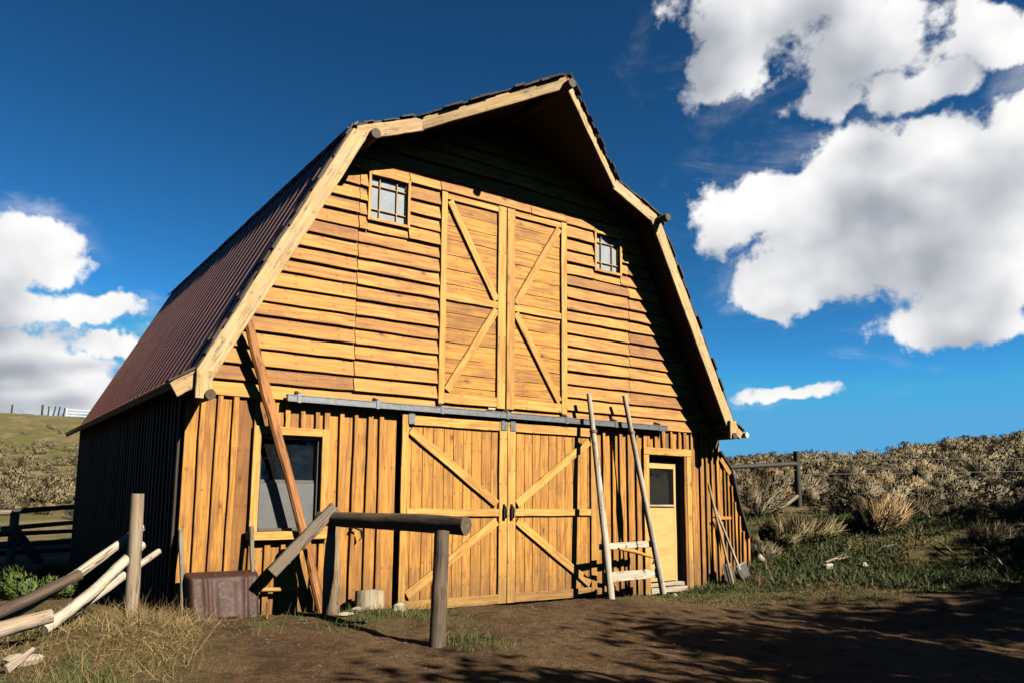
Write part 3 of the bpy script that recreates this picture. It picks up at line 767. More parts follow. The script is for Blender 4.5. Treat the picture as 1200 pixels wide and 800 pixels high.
PALE_STUMP = wood_mat('sawn_block', crack=.9, light=(.64, .53, .36), dark=(.42, .31, .18), stain=(.13, .09, .05), knot=.3, stain_amt=.7, weather=(.34, .30, .24), wamt=.5)
stump((-2.01, -.30, hz(-2.01, -.3) - .02), .165, .225, 'weathered sawn wood block on the ground by the barn wall')
def stone(loc, s, label, group=None, mat=ROCK, name='stone'):
    ph = rng.random(6) * 6; V = []; T = []; nu, nv = 12, 8
    for j in range(nv + 1):
        for i in range(nu):
            t = 2 * math.pi * i / nu; p = math.pi * j / nv
            d = Vector((math.cos(t) * math.sin(p), math.sin(t) * math.sin(p), math.cos(p)))
            k = 1 + .16 * math.sin(3 * d.x + ph[0]) + .14 * math.sin(4 * d.y + ph[1]) + .12 * math.sin(5 * d.z + ph[2])
            V.append((d.x * s[0] * k, d.y * s[1] * k, d.z * s[2] * k + s[2] * .5)); T.append((t, p, ph[0]))
    F = [(j * nu + i, j * nu + (i + 1) % nu, (j + 1) * nu + (i + 1) % nu, (j + 1) * nu + i) for j in range(nv) for i in range(nu)]
    m_ = MB(); m_.add(V, F, T); o = m_.build(name, mat); o.location = loc; o['label'] = label; o['category'] = 'stone'
    if group: o['group'] = group
    return o
def on(x, y, dz=0.): return (x, y, hz(x, y) + dz)
stone(on(-1.78, -.55), (.085, .07, .05), 'cream stone right of the chopping block')
stone(on(-2.25, -.50), (.06, .05, .03), 'small pale stone left of the chopping block')
stone(on(-2.48, -.74), (.07, .06, .025), 'flat pale stone at the foot of the far hitching post')
stone(on(5.6, -1.0), (.09, .07, .075), 'upright white stone on the grass right of the shovels')
stone(on(6.0, -1.35), (.08, .06, .05), 'white stone nearest the green bank at the right')
stone(on(5.25, -.05), (.07, .07, .09), 'squarish pale stone beside the corner of the lean-to')
stone(on(-5.42, -2.0, -.02), (.10, .08, .06), 'round tan stone in the grass at the lower left')
stone(on(9.2, .6), (.08, .06, .05), 'small yellowish stone among the weeds below the bank')
stone(on(2.95, -.25), (.035, .03, .025), 'tiny pale stone in front of the entry door threshold')

# ladder frame
lo_ = (2.05, -.45, hz(2.05, -.45))
lad = empty('pole_ladder', lo_, 'two tall bleached poles joined by two low boards leaning on the wall', 'ladder')
LA, LB = (1.335, -.62, .05), (1.295, -.26, 2.79)
LC, LD = (2.42, -.52, .05), (1.97, -.26, 2.82)
def lerp(a, b, t): return tuple(a[i] + (b[i] - a[i]) * t for i in range(3))
m_ = MB(); m_.tube([LA, lerp(LA, LB, .5), LB], [.045, .04, .032], 10, .05, bend=.014); m_.build('pole', PALE, lad, lo_)
m_ = MB(); m_.tube([LC, lerp(LC, LD, .5), LD], [.045, .04, .032], 10, .05, bend=.014); m_.build('pole', PALE, lad, lo_)
for A_, B_ in ((LA, LB), (LC, LD)):
    m_ = MB(); m_.tube([lerp(A_, B_, .80), lerp(A_, B_, .814)], .047, 8, .1); m_.build('twine', GREYW, lad, lo_)
for t, h in ((.245, .085), (.10, .125)):
    a = Vector(lerp(LA, LB, t)); b = Vector(lerp(LC, LD, t)); e = (b - a).normalized()
    m_ = MB(); m_.board(a - e * .06 + Vector((0, .05, 0)), b + e * .06 + Vector((0, .05, 0)), UP, h, .035, 6, .003, .005); m_.build('crossboard', PALE, lad, lo_)
so = (2.05, -.46, .6)
so = (1.85, -.60, .6)
sg_ = empty('singletree', so, 'tapered wooden singletree with iron hooks hanging from the upper ladder board', 'singletree')
m_ = MB(); m_.tube([(1.48, -.61, .70), (1.76, -.63, .655), (2.10, -.60, .57)], [.016, .03, .017], 10, .03); m_.build('bar', TRIM, sg_, so)
for hp in ([(1.79, -.61, .66), (1.79, -.66, .70), (1.80, -.63, .79), (1.81, -.56, .80)], [(2.10, -.60, .57), (2.15, -.61, .54), (2.13, -.61, .47), (2.10, -.61, .49)]):
    m_ = MB(); m_.tube(hp, .011, 6, 0); m_.build('hook', BLACKI, sg_, so)
# loop of old chain by the door
m_ = MB()
for i in range(9):
    t = i / 9 * 2 * math.pi; c = Vector((3.33 + .09 * math.cos(t), -.10, .10 + .08 * math.sin(t)))
    ring = [c + Vector((.028 * math.cos(s_ + t), .02 * math.sin(s_), .028 * math.sin(s_ + t) )) for s_ in np.linspace(0, 2 * math.pi, 9)]
    m_.tube(ring, .009, 5, 0, sub=1, cap=False)
o = m_.build('chain', BLACKI, None, origin=(3.33, -.1, .02)); o['label'] = 'black loop of iron chain at the foot of the entry door'; o['category'] = 'chain'

# shovels
def shovel(foot, top, mat, label, blade_at, bw, bh):
    base = Vector(foot); o = empty('shovel', foot, label, 'shovel', 'shovels leaning on the lean-to')
    m_ = MB(); m_.tube([foot, top], [.021, .019], 8, .03); m_.build('handle', mat, o, base)
    f = Vector(foot); t = Vector(top); ax = (t - f).normalized(); rt = ax.cross(Vector((0, -1, 0))).normalized(); nn = rt.cross(ax)
    V = []; F = []; nu, nv = 6, 8
    p0 = Vector(blade_at)
    for j in range(nv + 1):
        v = j / nv; w = bw * (1 - .55 * max(0, (v - .55) / .45) ** 1.6)
        for i in range(nu + 1):
            u = i / nu * 2 - 1; V.append(p0 - ax * (bh * v - .06) + rt * (u * w / 2) + nn * (.035 * u * u - .02))
    for j in range(nv):
        for i in range(nu): a = j * (nu + 1) + i; F.append((a, a + 1, a + nu + 2, a + nu + 1))
    m_ = MB(); m_.add(V, F, [(0, 0, .4)] * len(V), True)
    b = m_.build('blade', RUSTY, o, base); sm = b.modifiers.new('thick', 'SOLIDIFY'); sm.thickness = .005
RUSTY = plain_mat('rusty_shovel_steel', (.05, .032, .022), .6, .3, .4, 18., .3)
shovel((4.165, -.32, .09), (3.985, -.06, 1.60), POLE_TAN := wood_mat('tan_handle', (.58, .40, .22), (.44, .28, .13), (.3, .17, .07), knot=0), 'brown handled shovel with dark blade, longer of the two by the lean-to', (4.135, -.25, .31), .24, .36)
shovel((4.41, -.27, .27), (4.10, -.05, 1.28), PALE, 'pale grey handled shovel with dark blade behind the brown one', (4.43, -.285, .31), .23, .30)

# left: standing post and fallen poles
thing_tube('fence_post', 'upright grey weathered post standing alone in the dry grass at left', 'post', [(-4.515, -.62, .10), (-4.535, -.63, 1.36)], [.064, .058], GREYW2 := wood_mat('grey_post', crack=.9, light=(.50, .44, .36), dark=(.34, .27, .19), stain=(.22, .15, .09), knot=.4, weather=(.50, .30, .14), wamt=.4), 12, .03)
GP = 'fallen bleached fence poles'
thing_tube('fallen_pole', 'topmost bleached pole of the fallen heap, reaching highest behind the upright post', 'pole', [(-5.60, -1.15, .36), (-5.0, -.7, .66), (-4.42, -.30, 1.04)], [.045, .043, .036], PALE, 10, .09, GP, 7, .008)
thing_tube('fallen_pole', 'thick bleached pole in the middle of the fallen heap, ending at the post', 'pole', [(-5.26, -1.30, .33), (-4.9, -1.0, .56), (-4.43, -.44, .89)], [.047, .045, .04], PALE, 10, .09, GP, 7, -.008)
thing_tube('fallen_pole', 'lowest bleached pole of the heap, its end sticking out right of the post', 'pole', [(-5.20, -1.1, .30), (-4.75, -.75, .56), (-4.24, -.25, .81)], [.042, .038, .028], PALE, 10, .09, GP, 7, .006)
thing_tube('fallen_pole', 'short dark brown log lying on top of the bleached poles', 'pole', [(-5.75, -1.45, .43), (-5.0, -.98, .695)], [.047, .043], BROWNL, 10, .09, GP, 9, .015)
thing_tube('fallen_pole', 'stout grey log lying lowest in front at the left edge', 'pole', [(-5.85, -1.80, .38), (-5.24, -1.55, .465)], [.058, .05], GREYW2, 12, .08, GP, 9, .01)
def chunk(name, label, a, b, w, t, mat, cat):
    m_ = MB(); m_.board(a, b, (0, .3, 1), w, t, 6, .002, .008, w2=w * .5, wave=.003); o = m_.build(name, mat, None, origin=a); o['label'] = label; o['category'] = cat; return o
chunk('wood_chunk', 'broken pale slab of wood lying in the grass at lower left', on(-5.53, -2.18, .03), on(-5.37, -2.0, .085), .06, .025, GREYW2, 'wood piece')

# rail fence behind the barn at the left
fo = (-5.0, 11., hz(-5., 11.))
rf = empty('rail_fence', fo, 'old dark log rail fence behind the barn at left', 'fence')
for (x, y, zb, zt, r, mt) in ((-4.95, 10.9, -.4, .83, .09, GREYW), (-7.2, 10.6, -.4, .85, .09, FENCEB), (-3.2, 11.3, -.4, .9, .08, FENCEB)):
    m_ = MB(); m_.tube([(x, y, zb), (x + .02, y, zt)], r, 10, .06); m_.build('post', mt, rf, fo)
for (za, zb) in ((.80, .97), (.47, .62), (.29, .40), (.10, .17), (-.07, -.02)):
    m_ = MB(); m_.tube([(-7.4, 11.0, za - .15), (-5.0, 11.1, za + .02), (-3.0, 11.25, zb + .02)], [.05, .055, .04], 8, .08, bend=.02); m_.build('rail', FENCEB, rf, fo)
for za in (.82, .42, .16):
    m_ = MB(); m_.tube([(-7.6, 10.75, za - .05), (-4.98, 10.78, za)], [.055, .06], 8, .06); m_.build('rail', GREYW, rf, fo)
m_ = MB(); m_.tube([(-4.9, 10.7, .45), (-4.45, 10.2, -.2)], .11, 8, .1); m_.build('brace', FENCEB, rf, fo)

# right: corner post with rail and wires
co = (11.6, 3.4, hz(11.6, 3.4))
cf = empty('wire_fence', co, 'dark corner post with sloping rail and strung wires on the right slope', 'fence')
PX, PY = 11.6, 3.4; zb = co[2]
m_ = MB(); m_.tube([(PX, PY, zb - .3), (PX - .01, PY, 2.535)], .078, 10, .03); m_.build('post', FENCEB, cf, co)
m_ = MB(); m_.tube([(PX - .03, PY, 2.215), (8.9, 3.4, 2.05)], [.062, .055], 8, .05); m_.build('rail', FENCEB, cf, co)
m_ = MB(); m_.tube([(PX - .05, PY, 1.42), (PX - 1.0, PY - .1, 1.05)], .05, 8, .05); m_.build('brace', GREYW, cf, co)
m_ = MB(); m_.tube([(8.6, 3.5, hz(8.6, 3.5) - .3), (8.6, 3.5, 2.15)], .08, 8, .03); m_.build('post', FENCEB, cf, co)
m_ = MB(); m_.tube([(27.5, -2.2, hz(27.5, -2.2) - .3), (27.5, -2.2, hz(27.5, -2.2) + 1.4)], .08, 8, .03); m_.build('post', FENCEB, cf, co)
for dz in (2.3, 1.95, 1.6):
    m_ = MB(); hb = hz(27.5, -2.2)
    m_.tube([(PX, PY, dz), (PX + 8, PY - 2.8, dz + .02 + .2 * (hb - zb) ), (27.5, -2.2, hb + dz - zb - .15)], .008, 5, 0); m_.build('wire', WIRE, cf, co)
m_ = MB(); m_.tube([(PX, PY, 2.1), (8.7, 3.45, 1.0)], .012, 5, 0); m_.build('brace_wire', WIRE, cf, co)

# ridge things
def pol(az, r): return CX + r * math.sin(R(az)), CY + r * math.cos(R(az))
def ridge_post(az, r, h, rad, lab, lean=0.):
    x, y = pol(az, r); z = hz(x, y)
    thing_tube('ridge_post', lab, 'post', [(x, y, z - .3), (x + lean, y, z + h)], [rad, rad * .85], FENCEB, 8, .05, 'posts on the left ridge', sub=2)
for i, (az, h, rad, lab, ln_) in enumerate(((3.77, 1.35, .13, 'thickest dark post in the row on the left ridge', 0), (4.12, 1.2, .09, 'slim post right after the thickest post on the left ridge', .05), (4.40, 1.25, .09, 'leaning post third along the left ridge row', .25), (4.68, 1.25, .1, 'leaning post fourth along the left ridge row', .22), (4.97, 1.2, .1, 'leaning post last before the white gate on the ridge', .25), (2.02, 1.0, .1, 'lone post on the left ridge well away from the row', .05))):
    ridge_post(az, 107., h, rad, lab, ln_)
gx, gy = pol(5.2, 107.); gx2, gy2 = pol(7.4, 107.); gz0 = hz(gx, gy)
wg = empty('ridge_gate', (gx, gy, gz0), 'white barred gate on the left ridge beside the barn roof', 'gate')
m_ = MB()
for dz in (.25, .6, 1.0): m_.board((gx, gy, gz0 + dz), (gx2, gy2, hz(gx2, gy2) * .5 + gz0 * .5 + dz), UP, .12, .05, 2, 0)
m_.build('bar', WGATE, wg, (gx, gy, gz0))
m_ = MB(); m_.board((gx, gy, gz0 - .2), (gx, gy, gz0 + 1.2), RX, .14, .1, 2, 0); m_.build('post', WGATE, wg, (gx, gy, gz0))
ux, uy = pol(66.4, 92.); uz = hz(ux, uy)
up = empty('utility_pole', (ux, uy, uz), 'tiny crossarmed utility pole on the right ridge against the sky', 'utility pole')
zt = 7.75
m_ = MB(); m_.tube([(ux, uy, uz - .5), (ux, uy, zt)], .13, 8, .02); m_.build('pole', FENCEB, up, (ux, uy, uz))
m_ = MB(); m_.board((ux - .22, uy + .42, zt - .22), (ux + .2, uy - .36, zt - .1), UP, .14, .12, 2, 0); m_.build('crossarm', FENCEB, up, (ux, uy, uz))

# ------------------------------------------------------------------ vegetation
def blades(P, D, L, W, up=.0, curve=.3, seg=2, tint=None):
    """P base points, D unit directions, L length, W width -> curved strips"""
    n = len(P); side = np.cross(D, rng.normal(size=(n, 3))); side /= np.linalg.norm(side, axis=1, keepdims=True) + 1e-9
    bend = rng.normal(size=(n, 3)); bend[:, 2] -= .6
    rows = []
    for i in range(seg + 1):
        f = i / seg; w = W * (1 - .85 * f ** 1.5)
        c = P + D * (L * f)[:, None] + bend * (curve * L * f * f)[:, None] * .5
        rows.append(c - side * (w / 2)[:, None]); rows.append(c + side * (w / 2)[:, None])
    V = np.stack(rows, 1).reshape(-1, 3); k = 2 * (seg + 1); base = np.arange(n)[:, None] * k
    F = np.concatenate([base + np.array([2 * i, 2 * i + 1, 2 * i + 3, 2 * i + 2]) for i in range(seg)], 0)
    if tint is None: tint = rng.random((n, 3))
    T = np.repeat(tint, k, 0)
    return V, F, T
def shrub_mesh(name, mat, n, w, h, leaf, seed, spiky=.5, stems=10, lw=.3, raw=False):
    global rng
    old = rng; rng = np.random.default_rng(seed)
    nl = 9; cen = np.stack([rng.normal(0, .42, nl) * w, rng.normal(0, .42, nl) * w, rng.uniform(.25, .62, nl) * h], 1); cr = rng.uniform(.30, .5, nl)
    idx = rng.integers(0, nl, n)
    d = rng.normal(size=(n, 3)); d /= np.linalg.norm(d, axis=1, keepdims=True)
    rad = cr[idx] * rng.uniform(.55, 1.05, n) ** .6
    P = cen[idx] + d * rad[:, None] * np.array([w * .75, w * .75, h * .72])
    P[:, 2] = np.abs(P[:, 2]) * .97
    out = P - np.array([0, 0, h * .1]); out /= np.linalg.norm(out, axis=1, keepdims=True) + 1e-9
    D = out * spiky + d * (1 - spiky) + np.array([0, 0, .55]) + rng.normal(0, .28, (n, 3)); D /= np.linalg.norm(D, axis=1, keepdims=True)
    L = leaf * rng.uniform(.5, 1.5, n)
    t = rng.random((n, 3)); t[:, 1] = P[:, 2] / h; t[:, 0] = np.clip(t[:, 0] * .6 + (idx % 4) * .13, 0, 1)
    V, F, T = blades(P - D * L[:, None] * .5, D, L, L * lw, curve=.25, seg=1, tint=t)
    if stems:
        sp = rng.normal(0, .08, (stems, 3)) * w; sp[:, 2] = 0; sd_ = rng.normal(size=(stems, 3)); sd_[:, 2] = np.abs(sd_[:, 2]) + 1.; sd_ /= np.linalg.norm(sd_, axis=1, keepdims=True)
        V2, F2, T2 = blades(sp, sd_, np.full(stems, h * .9), np.full(stems, .02 * w + .006), seg=2)
        F2 = F2 + len(V); V = np.vstack([V, V2]); F = np.vstack([F, F2]); T = np.vstack([T, T2])
    rng = old
    c0 = np.array([0, 0, h * .12]); o_ = (V - c0) / np.array([w, w, h]); o_ /= np.linalg.norm(o_, axis=1, keepdims=True) + 1e-9
    lump = np.zeros_like(V); kk = 4; lump[:n * kk] = np.repeat(d, kk, 0)
    N_ = o_ * .55 + lump * .6 + np.array([0, 0, .12]); N_ /= np.linalg.norm(N_, axis=1, keepdims=True) + 1e-9
    F = outward(V, F, N_)
    if raw: return V, F, T, N_
    return mesh_np(name, V, F, mat, T, nrm=N_, smooth=True)
near_sage = [shrub_mesh('sage', m__, 3400, .46, .58, .042, 100 + i, spiky=.35, lw=.34) for i, m__ in enumerate((SAGE, SAGE, SAGEG, SAGE, SAGEG, TANB))]
def scatter(n, az0, az1, r0, r1, dens):
    out = []
    while len(out) < n:
        az = rng.uniform(az0, az1); r = math.sqrt(rng.uniform(r0 ** 2, r1 ** 2)); x, y = pol(az, r)
        if rng.random() < dens(az, r, x, y) and not (r < 21.5 and az < 60): out.append((x, y, r, az))
    return out
def densR(az, r, x, y): return .22 + .78 * float(fbm(np.array([x * .22]), np.array([y * .22]), 2, 77)[0] > .47)
def densL(az, r, x, y):
    c = float(fbm(np.array([x * .12]), np.array([y * .12]), 2, 78)[0])
    return (1. if r < 56 else (.45 if r < 66 else .07)) * (1. if c > .40 or r > 56 else .35)
spots = scatter(1300, 38, 76, 17.2, 69, densR) + scatter(520, -8, 12, 30, 82, densL)
spots.sort(key=lambda s_: s_[2])
GS = 'sagebrush on the hillsides'
far_parts = []
import itertools
for i, (x, y, r, az) in enumerate(spots):
    z = hz(x, y); s_ = (.55 + 1.15 * rng.random() ** 1.4) * (1.2 if az > 30 else .95); a = rng.uniform(0, 6.28)
    if i < 290:
        o = link('sagebrush', near_sage[int(rng.choice([0, 1, 2, 2, 3, 4, 4, 5]))], label='rounded grey tan sagebrush among many on the hillside', category='sagebrush', group=GS)
        o.location = (x, y, z - .03); o.rotation_euler = (0, 0, a); o.scale = (s_ * rng.uniform(.9, 1.25), s_ * rng.uniform(.9, 1.25), s_ * rng.uniform(.8, 1.1))
    else: far_parts.append((x, y, z, s_, a))
def far_sage():
    Vs = []; Fs = []; Ts = []; Ns = []; o = 0
    bank = []
    for i in range(8):
        bank.append(shrub_mesh('tmp', SAGE, 560, .46, .60, .06, 300 + i, stems=0, lw=.45, raw=True))
    for (x, y, z, s_, a) in far_parts:
        v, f, t, nn = bank[int(rng.integers(0, 8))]; c, si_ = math.cos(a), math.sin(a)
        w = v * s_ * np.array([1.15, 1.15, .95]); X = w[:, 0] * c - w[:, 1] * si_ + x; Y = w[:, 0] * si_ + w[:, 1] * c + y
        Ns.append(np.stack([nn[:, 0] * c - nn[:, 1] * si_, nn[:, 0] * si_ + nn[:, 1] * c, nn[:, 2]], 1)); Vs.append(np.stack([X, Y, w[:, 2] + z - .04], 1)); Fs.append(f + o); o += len(v)
        tt = t.copy(); tt[:, 2] = np.clip(tt[:, 2] * .6 + rng.uniform(0, .4), 0, 1); tt[:, 0] = np.clip(tt[:, 0] * .7 + rng.uniform(-.1, .35), 0, 1); Ts.append(tt)
    link('distant_sagebrush', mesh_np('distant_sagebrush', np.vstack(Vs), np.vstack(Fs), SAGE, np.vstack(Ts), nrm=np.vstack(Ns), smooth=True), kind='stuff', label='mass of far sagebrush covering both hillsides', category='sagebrush')
far_sage()

# individual brush on the bank and behind the lean-to
def brush(name, label, cat, x, y, w, h, mat, n=1500, leaf=.14, spiky=.8, seed=1, lw=.12, stems=24, group=None):
    o = link(name, shrub_mesh(name, mat, n, w * .55, h * .95, leaf, seed, spiky, stems, lw), label=label, category=cat)
    o.location = on(x, y, -.05)
    if group: o['group'] = group
    return o
def atp(az, r): return pol(az, r)
def bp(px, r):   # azimuth of a photo column, to keep bushes in order along the bank
    return pol(32.77 + math.degrees(math.atan((px - 540.7) / 888.8)), r)
brush('dry_brush', 'large tan feathery bush on the edge of the bank', 'bush', *bp(1022, 15.3), .95, .86, TANB, 2600, .24, .9, 11, .06)
brush('olive_brush', 'yellow olive bush below the dark corner post', 'bush', *bp(930, 14.7), 1.15, .50, OLIVEB, 2400, .20, .85, 12, .07)
brush('olive_brush', 'low olive bush between the lean-to and the corner post', 'bush', *bp(908, 14.4), .85, .38, OLIVEB, 1500, .16, .8, 13, .08)
brush('dark_brush', 'big grey tangled bush right behind the lean-to', 'bush', *bp(885, 16.2), 1.4, 1.0, SAGEG, 2600, .12, .6, 14, .12)
brush('dark_brush', 'dark twiggy bush low beside the lean-to corner', 'bush', *bp(893, 13.9), .8, .42, SAGEG, 1600, .11, .6, 15, .1)
brush('grey_brush', 'grey twiggy bush on the bank toward the right edge', 'bush', *bp(1150, 15.0), .9, .42, SAGEG, 1500, .16, .9, 16, .06)
brush('grey_brush', 'grey bush with pale twigs on the bank top near the dead branch', 'bush', *bp(1075, 17.6), 1.0, .55, SAGE, 1400, .14, .8, 17, .07)
brush('grey_brush', 'grey bush at the right edge of the bank', 'bush', *bp(1192, 17.0), 1.1, .6, SAGE, 1500, .14, .8, 18, .08)
brush('grey_brush', 'grey bush behind the tan feathery bush', 'bush', *bp(985, 18.2), 1.0, .55, SAGE, 1400, .12, .7, 19, .1)
brush('juniper', 'bright green low spreading shrub behind the fallen poles', 'shrub', -4.98, 2.3, 1.5, .52, JUNI, 7500, .055, .6, 20, .3)
brush('juniper', 'small green shrub against the dark side wall', 'shrub', -4.62, 3.6, .7, .35, JUNI, 2200, .05, .6, 22, .3)
# dead branches
def branch(label, x, y, L, az, mat=GREYW2, rise=.2, seed=0):
    L *= .6; st = random.getstate(); random.seed(seed + 500); m_ = MB(); b = Vector(on(x, y, .05)); d = Vector((math.cos(az), math.sin(az), rise)).normalized()
    pts = [b, b + d * L * .4 + Vector((0, 0, .03)), b + d * L * .75 + Vector((.05, .03, .0)), b + d * L + Vector((0, .08, .05))]
    m_.tube(pts, [.02, .016, .011, .005], 7, .08, sub=3)
    for f in (.3, .5, .7):
        s_ = b + d * L * f; e = Vector((random.gauss(0, .5), random.gauss(0, .5), random.uniform(.1, .6))).normalized()
        m_.tube([s_, s_ + e * L * .25, s_ + (e + d * .6) * L * .35], [.009, .006, .003], 6, .08, sub=2)
    o = m_.build('dead_branch', mat, None, origin=b); o['label'] = label; o['category'] = 'branch'; random.setstate(st)
x, y = bp(1085, 16.2); branch('bleached forked branch on the bare patch of the bank', x, y, .9, .6, seed=1)
x, y = bp(1022, 14.2); branch('short white branch under the overhanging bank edge', x, y, .55, -1.0, rise=.5, seed=2)
x, y = bp(1108, 14.3); branch('thin tan branch lying across the grassy bank', x, y, .8, .9, rise=.35, seed=3)
x, y = bp(1112, 13.4); branch('stubby white stick low in the weeds of the bank', x, y, .35, -.6, seed=4)
x, y = bp(1165, 13.8); branch('slender bare branch at the right of the bank', x, y, .8, .7, rise=.4, seed=5)
x, y = bp(962, 13.6); branch('grey branch beneath the olive bush', x, y, .7, -.5, seed=6)

# grass
def patch(n, fx, keep):
    out = np.empty((0, 2))
    while len(out) < n:
        c = fx(n); k = keep(c[:, 0], c[:, 1]); out = np.vstack([out, c[rng.random(len(c)) < k]])
    return out[:n]
def box2(x0, x1, y0, y1): return lambda n: np.stack([rng.uniform(x0, x1, n), rng.uniform(y0, y1, n)], 1)
def inside_barn(x, y): return (x > -4.06) & (x < 5.0) & (y > -.03) & (y < 8.6)
def grass(name, mat, xy, Lr, W, lay, label, seg=2, curve=.5):
    xy = xy[~inside_barn(xy[:, 0], xy[:, 1])]
    n = len(xy); P = np.column_stack([xy, height(xy[:, 0], xy[:, 1]) - .012])
    D = np.column_stack([rng.normal(0, lay, (n, 2)), np.abs(rng.normal(1, .25, n)) * (1 if lay < 3 else .12)]); D /= np.linalg.norm(D, axis=1, keepdims=True)
    r = np.hypot(xy[:, 0] - CX, xy[:, 1] - CY)
    L = Lr[0] + (Lr[1] - Lr[0]) * rng.random(n) ** 1.6; Wd = W * np.clip(r / 8, .6, 2.2) * rng.uniform(.7, 1.3, n)
    V, F, T = blades(P, D, L, Wd, curve=curve, seg=seg)
    link(name, mesh_np(name, V, F, mat, T), kind='stuff', label=label, category='grass')
def humm(x, y):
    n = fbm(x * 1.7, y * 1.7, 3, 61)
    e = 1 - sstep(-4.35, -3.75, x - .35 * (y + 1))
    return e * (.25 + .75 * sstep(.38, .58, n))
grass('dry_grass', DRYG, np.vstack([patch(19000, box2(-6.2, -3.0, -4.6, .3), humm), patch(2600, lambda n: np.stack([rng.normal(-4.6, .45, n), rng.normal(-.75, .35, n)], 1), lambda x, y: np.ones(len(x)))]), (.03, .20), .0055, .8, 'tangled dry tan grass on the left mound', curve=.9)
grass('green_grass', GREENG, np.vstack([
    patch(20000, box2(-6.2, -2.5, -4.8, .2), lambda x, y: (1 - sstep(-4.2, -3.3, x - .3 * (y + 1))) * sstep(.44, .56, fbm(x * 1.3, y * 1.3, 3, 63))),
    patch(1800, box2(-3.0, -1.2, -1.9, -.1), lambda x, y: sstep(.44, .58, fbm(x * 2.2, y * 2.2, 3, 64)) * np.exp(-((y + .95) / .55) ** 2)),
    patch(700, box2(-2.4, -1.6, -2.9, -2.1), lambda x, y: np.exp(-((x + 2.05) ** 2 + (y + 2.4) ** 2) / .09)),
    patch(350, box2(3.3, 4.9, -.3, -.02), lambda x, y: np.ones(len(x)))]), (.03, .13), .007, .4, 'short green grass tufts on the left and by the wall')
def strip(x, y):
    r = np.hypot(x - CX, y - CY)
    wob = 2.2 * (fbm(x * .7, y * .7, 3, 35) - .5)
    return sstep(.6, 3.6, x + .8 * y + wob) * sstep(-4.1, -2.0, y + .12 * x + wob * .7) * (1 - sstep(12.5, 14, r)) * sstep(.40, .58, fbm(x * .9, y * .9, 3, 65))
grass('green_grass', GREENG, patch(40000, box2(1.8, 13, -5, 5), strip), (.015, .06), .007, .6, 'short green grass between the yard and the right bank')
grass('dry_grass', DRYG, patch(9000, box2(1.5, 13, -4, 5), lambda x, y: sstep(.8, 3.2, x + .8 * y) * sstep(.40, .55, fbm(x * 1.4, y * 1.4, 3, 66))), (.02, .08), .005, .9, 'sparse dry grass between the yard and the right bank', curve=.9)
def bankxy(n):
    az = rng.uniform(48, 74, n); r = rng.uniform(12.2, 17.5, n); return np.stack([CX + r * np.sin(np.radians(az)), CY + r * np.cos(np.radians(az))], 1)
grass('bank_weeds', WEED, patch(44000, bankxy, lambda x, y: (.10 + .90 * sstep(.38, .56, fbm(x * 1.1, y * 1.1, 3, 67))) * (1 - .7 * sstep(15.8, 16.8, np.hypot(x - CX, y - CY)))), (.04, .15), .009, .5, 'dark green weeds covering the right bank')
grass('bank_dry_weeds', DRYG, patch(4200, bankxy, lambda x, y: sstep(.50, .62, fbm(x * 1.1 + 9, y * 1.1, 3, 68))), (.05, .20), .007, .7, 'dry weed stalks scattered on the right bank', curve=.7)
grass('straw_litter', STRAW, patch(20000, box2(-4.5, 9, -6.5, -.02), lambda x, y: .25 + .75 * sstep(.42, .6, fbm(x * 1.2, y * 1.2, 3, 69))), (.015, .075), .0045, 4., 'straw and chaff littering the dirt yard', seg=1, curve=.2)
# clods of dirt
def clods():
    xy = patch(5200, box2(-4.5, 9, -6.5, -.05), lambda x, y: .2 + .8 * sstep(.45, .6, fbm(x * 1.6, y * 1.6, 3, 70))); xy = xy[~inside_barn(xy[:, 0], xy[:, 1])]
    n = len(xy); s_ = .005 + .016 * rng.random(n) ** 3; base = np.array([[1, 0, 0], [0, 1, 0], [-1, 0, 0], [0, -1, 0], [0, 0, 1.]])
    V = (base[None] * s_[:, None, None] * rng.uniform(.6, 1.4, (n, 5, 1)) * np.array([1.2, 1.2, .8])) ; c = np.cos(a_ := rng.uniform(0, 6, n)); s2 = np.sin(a_)
    X = V[..., 0] * c[:, None] - V[..., 1] * s2[:, None]; Y = V[..., 0] * s2[:, None] + V[..., 1] * c[:, None]
    z = height(xy[:, 0], xy[:, 1]); V = np.stack([X + xy[:, :1], Y + xy[:, 1:], V[..., 2] + z[:, None] - .004], -1).reshape(-1, 3)
    F = (np.arange(n)[:, None, None] * 5 + np.array([[0, 1, 4], [1, 2, 4], [2, 3, 4], [3, 0, 4]])[None]).reshape(-1, 3)
    link('dirt_clods', mesh_np('dirt_clods', V, F, plain_mat('dirt_clod', (.085, .05, .025), .95, 0, .4, 3.), None), kind='stuff', label='small clods of dirt on the yard', category='dirt')
clods()

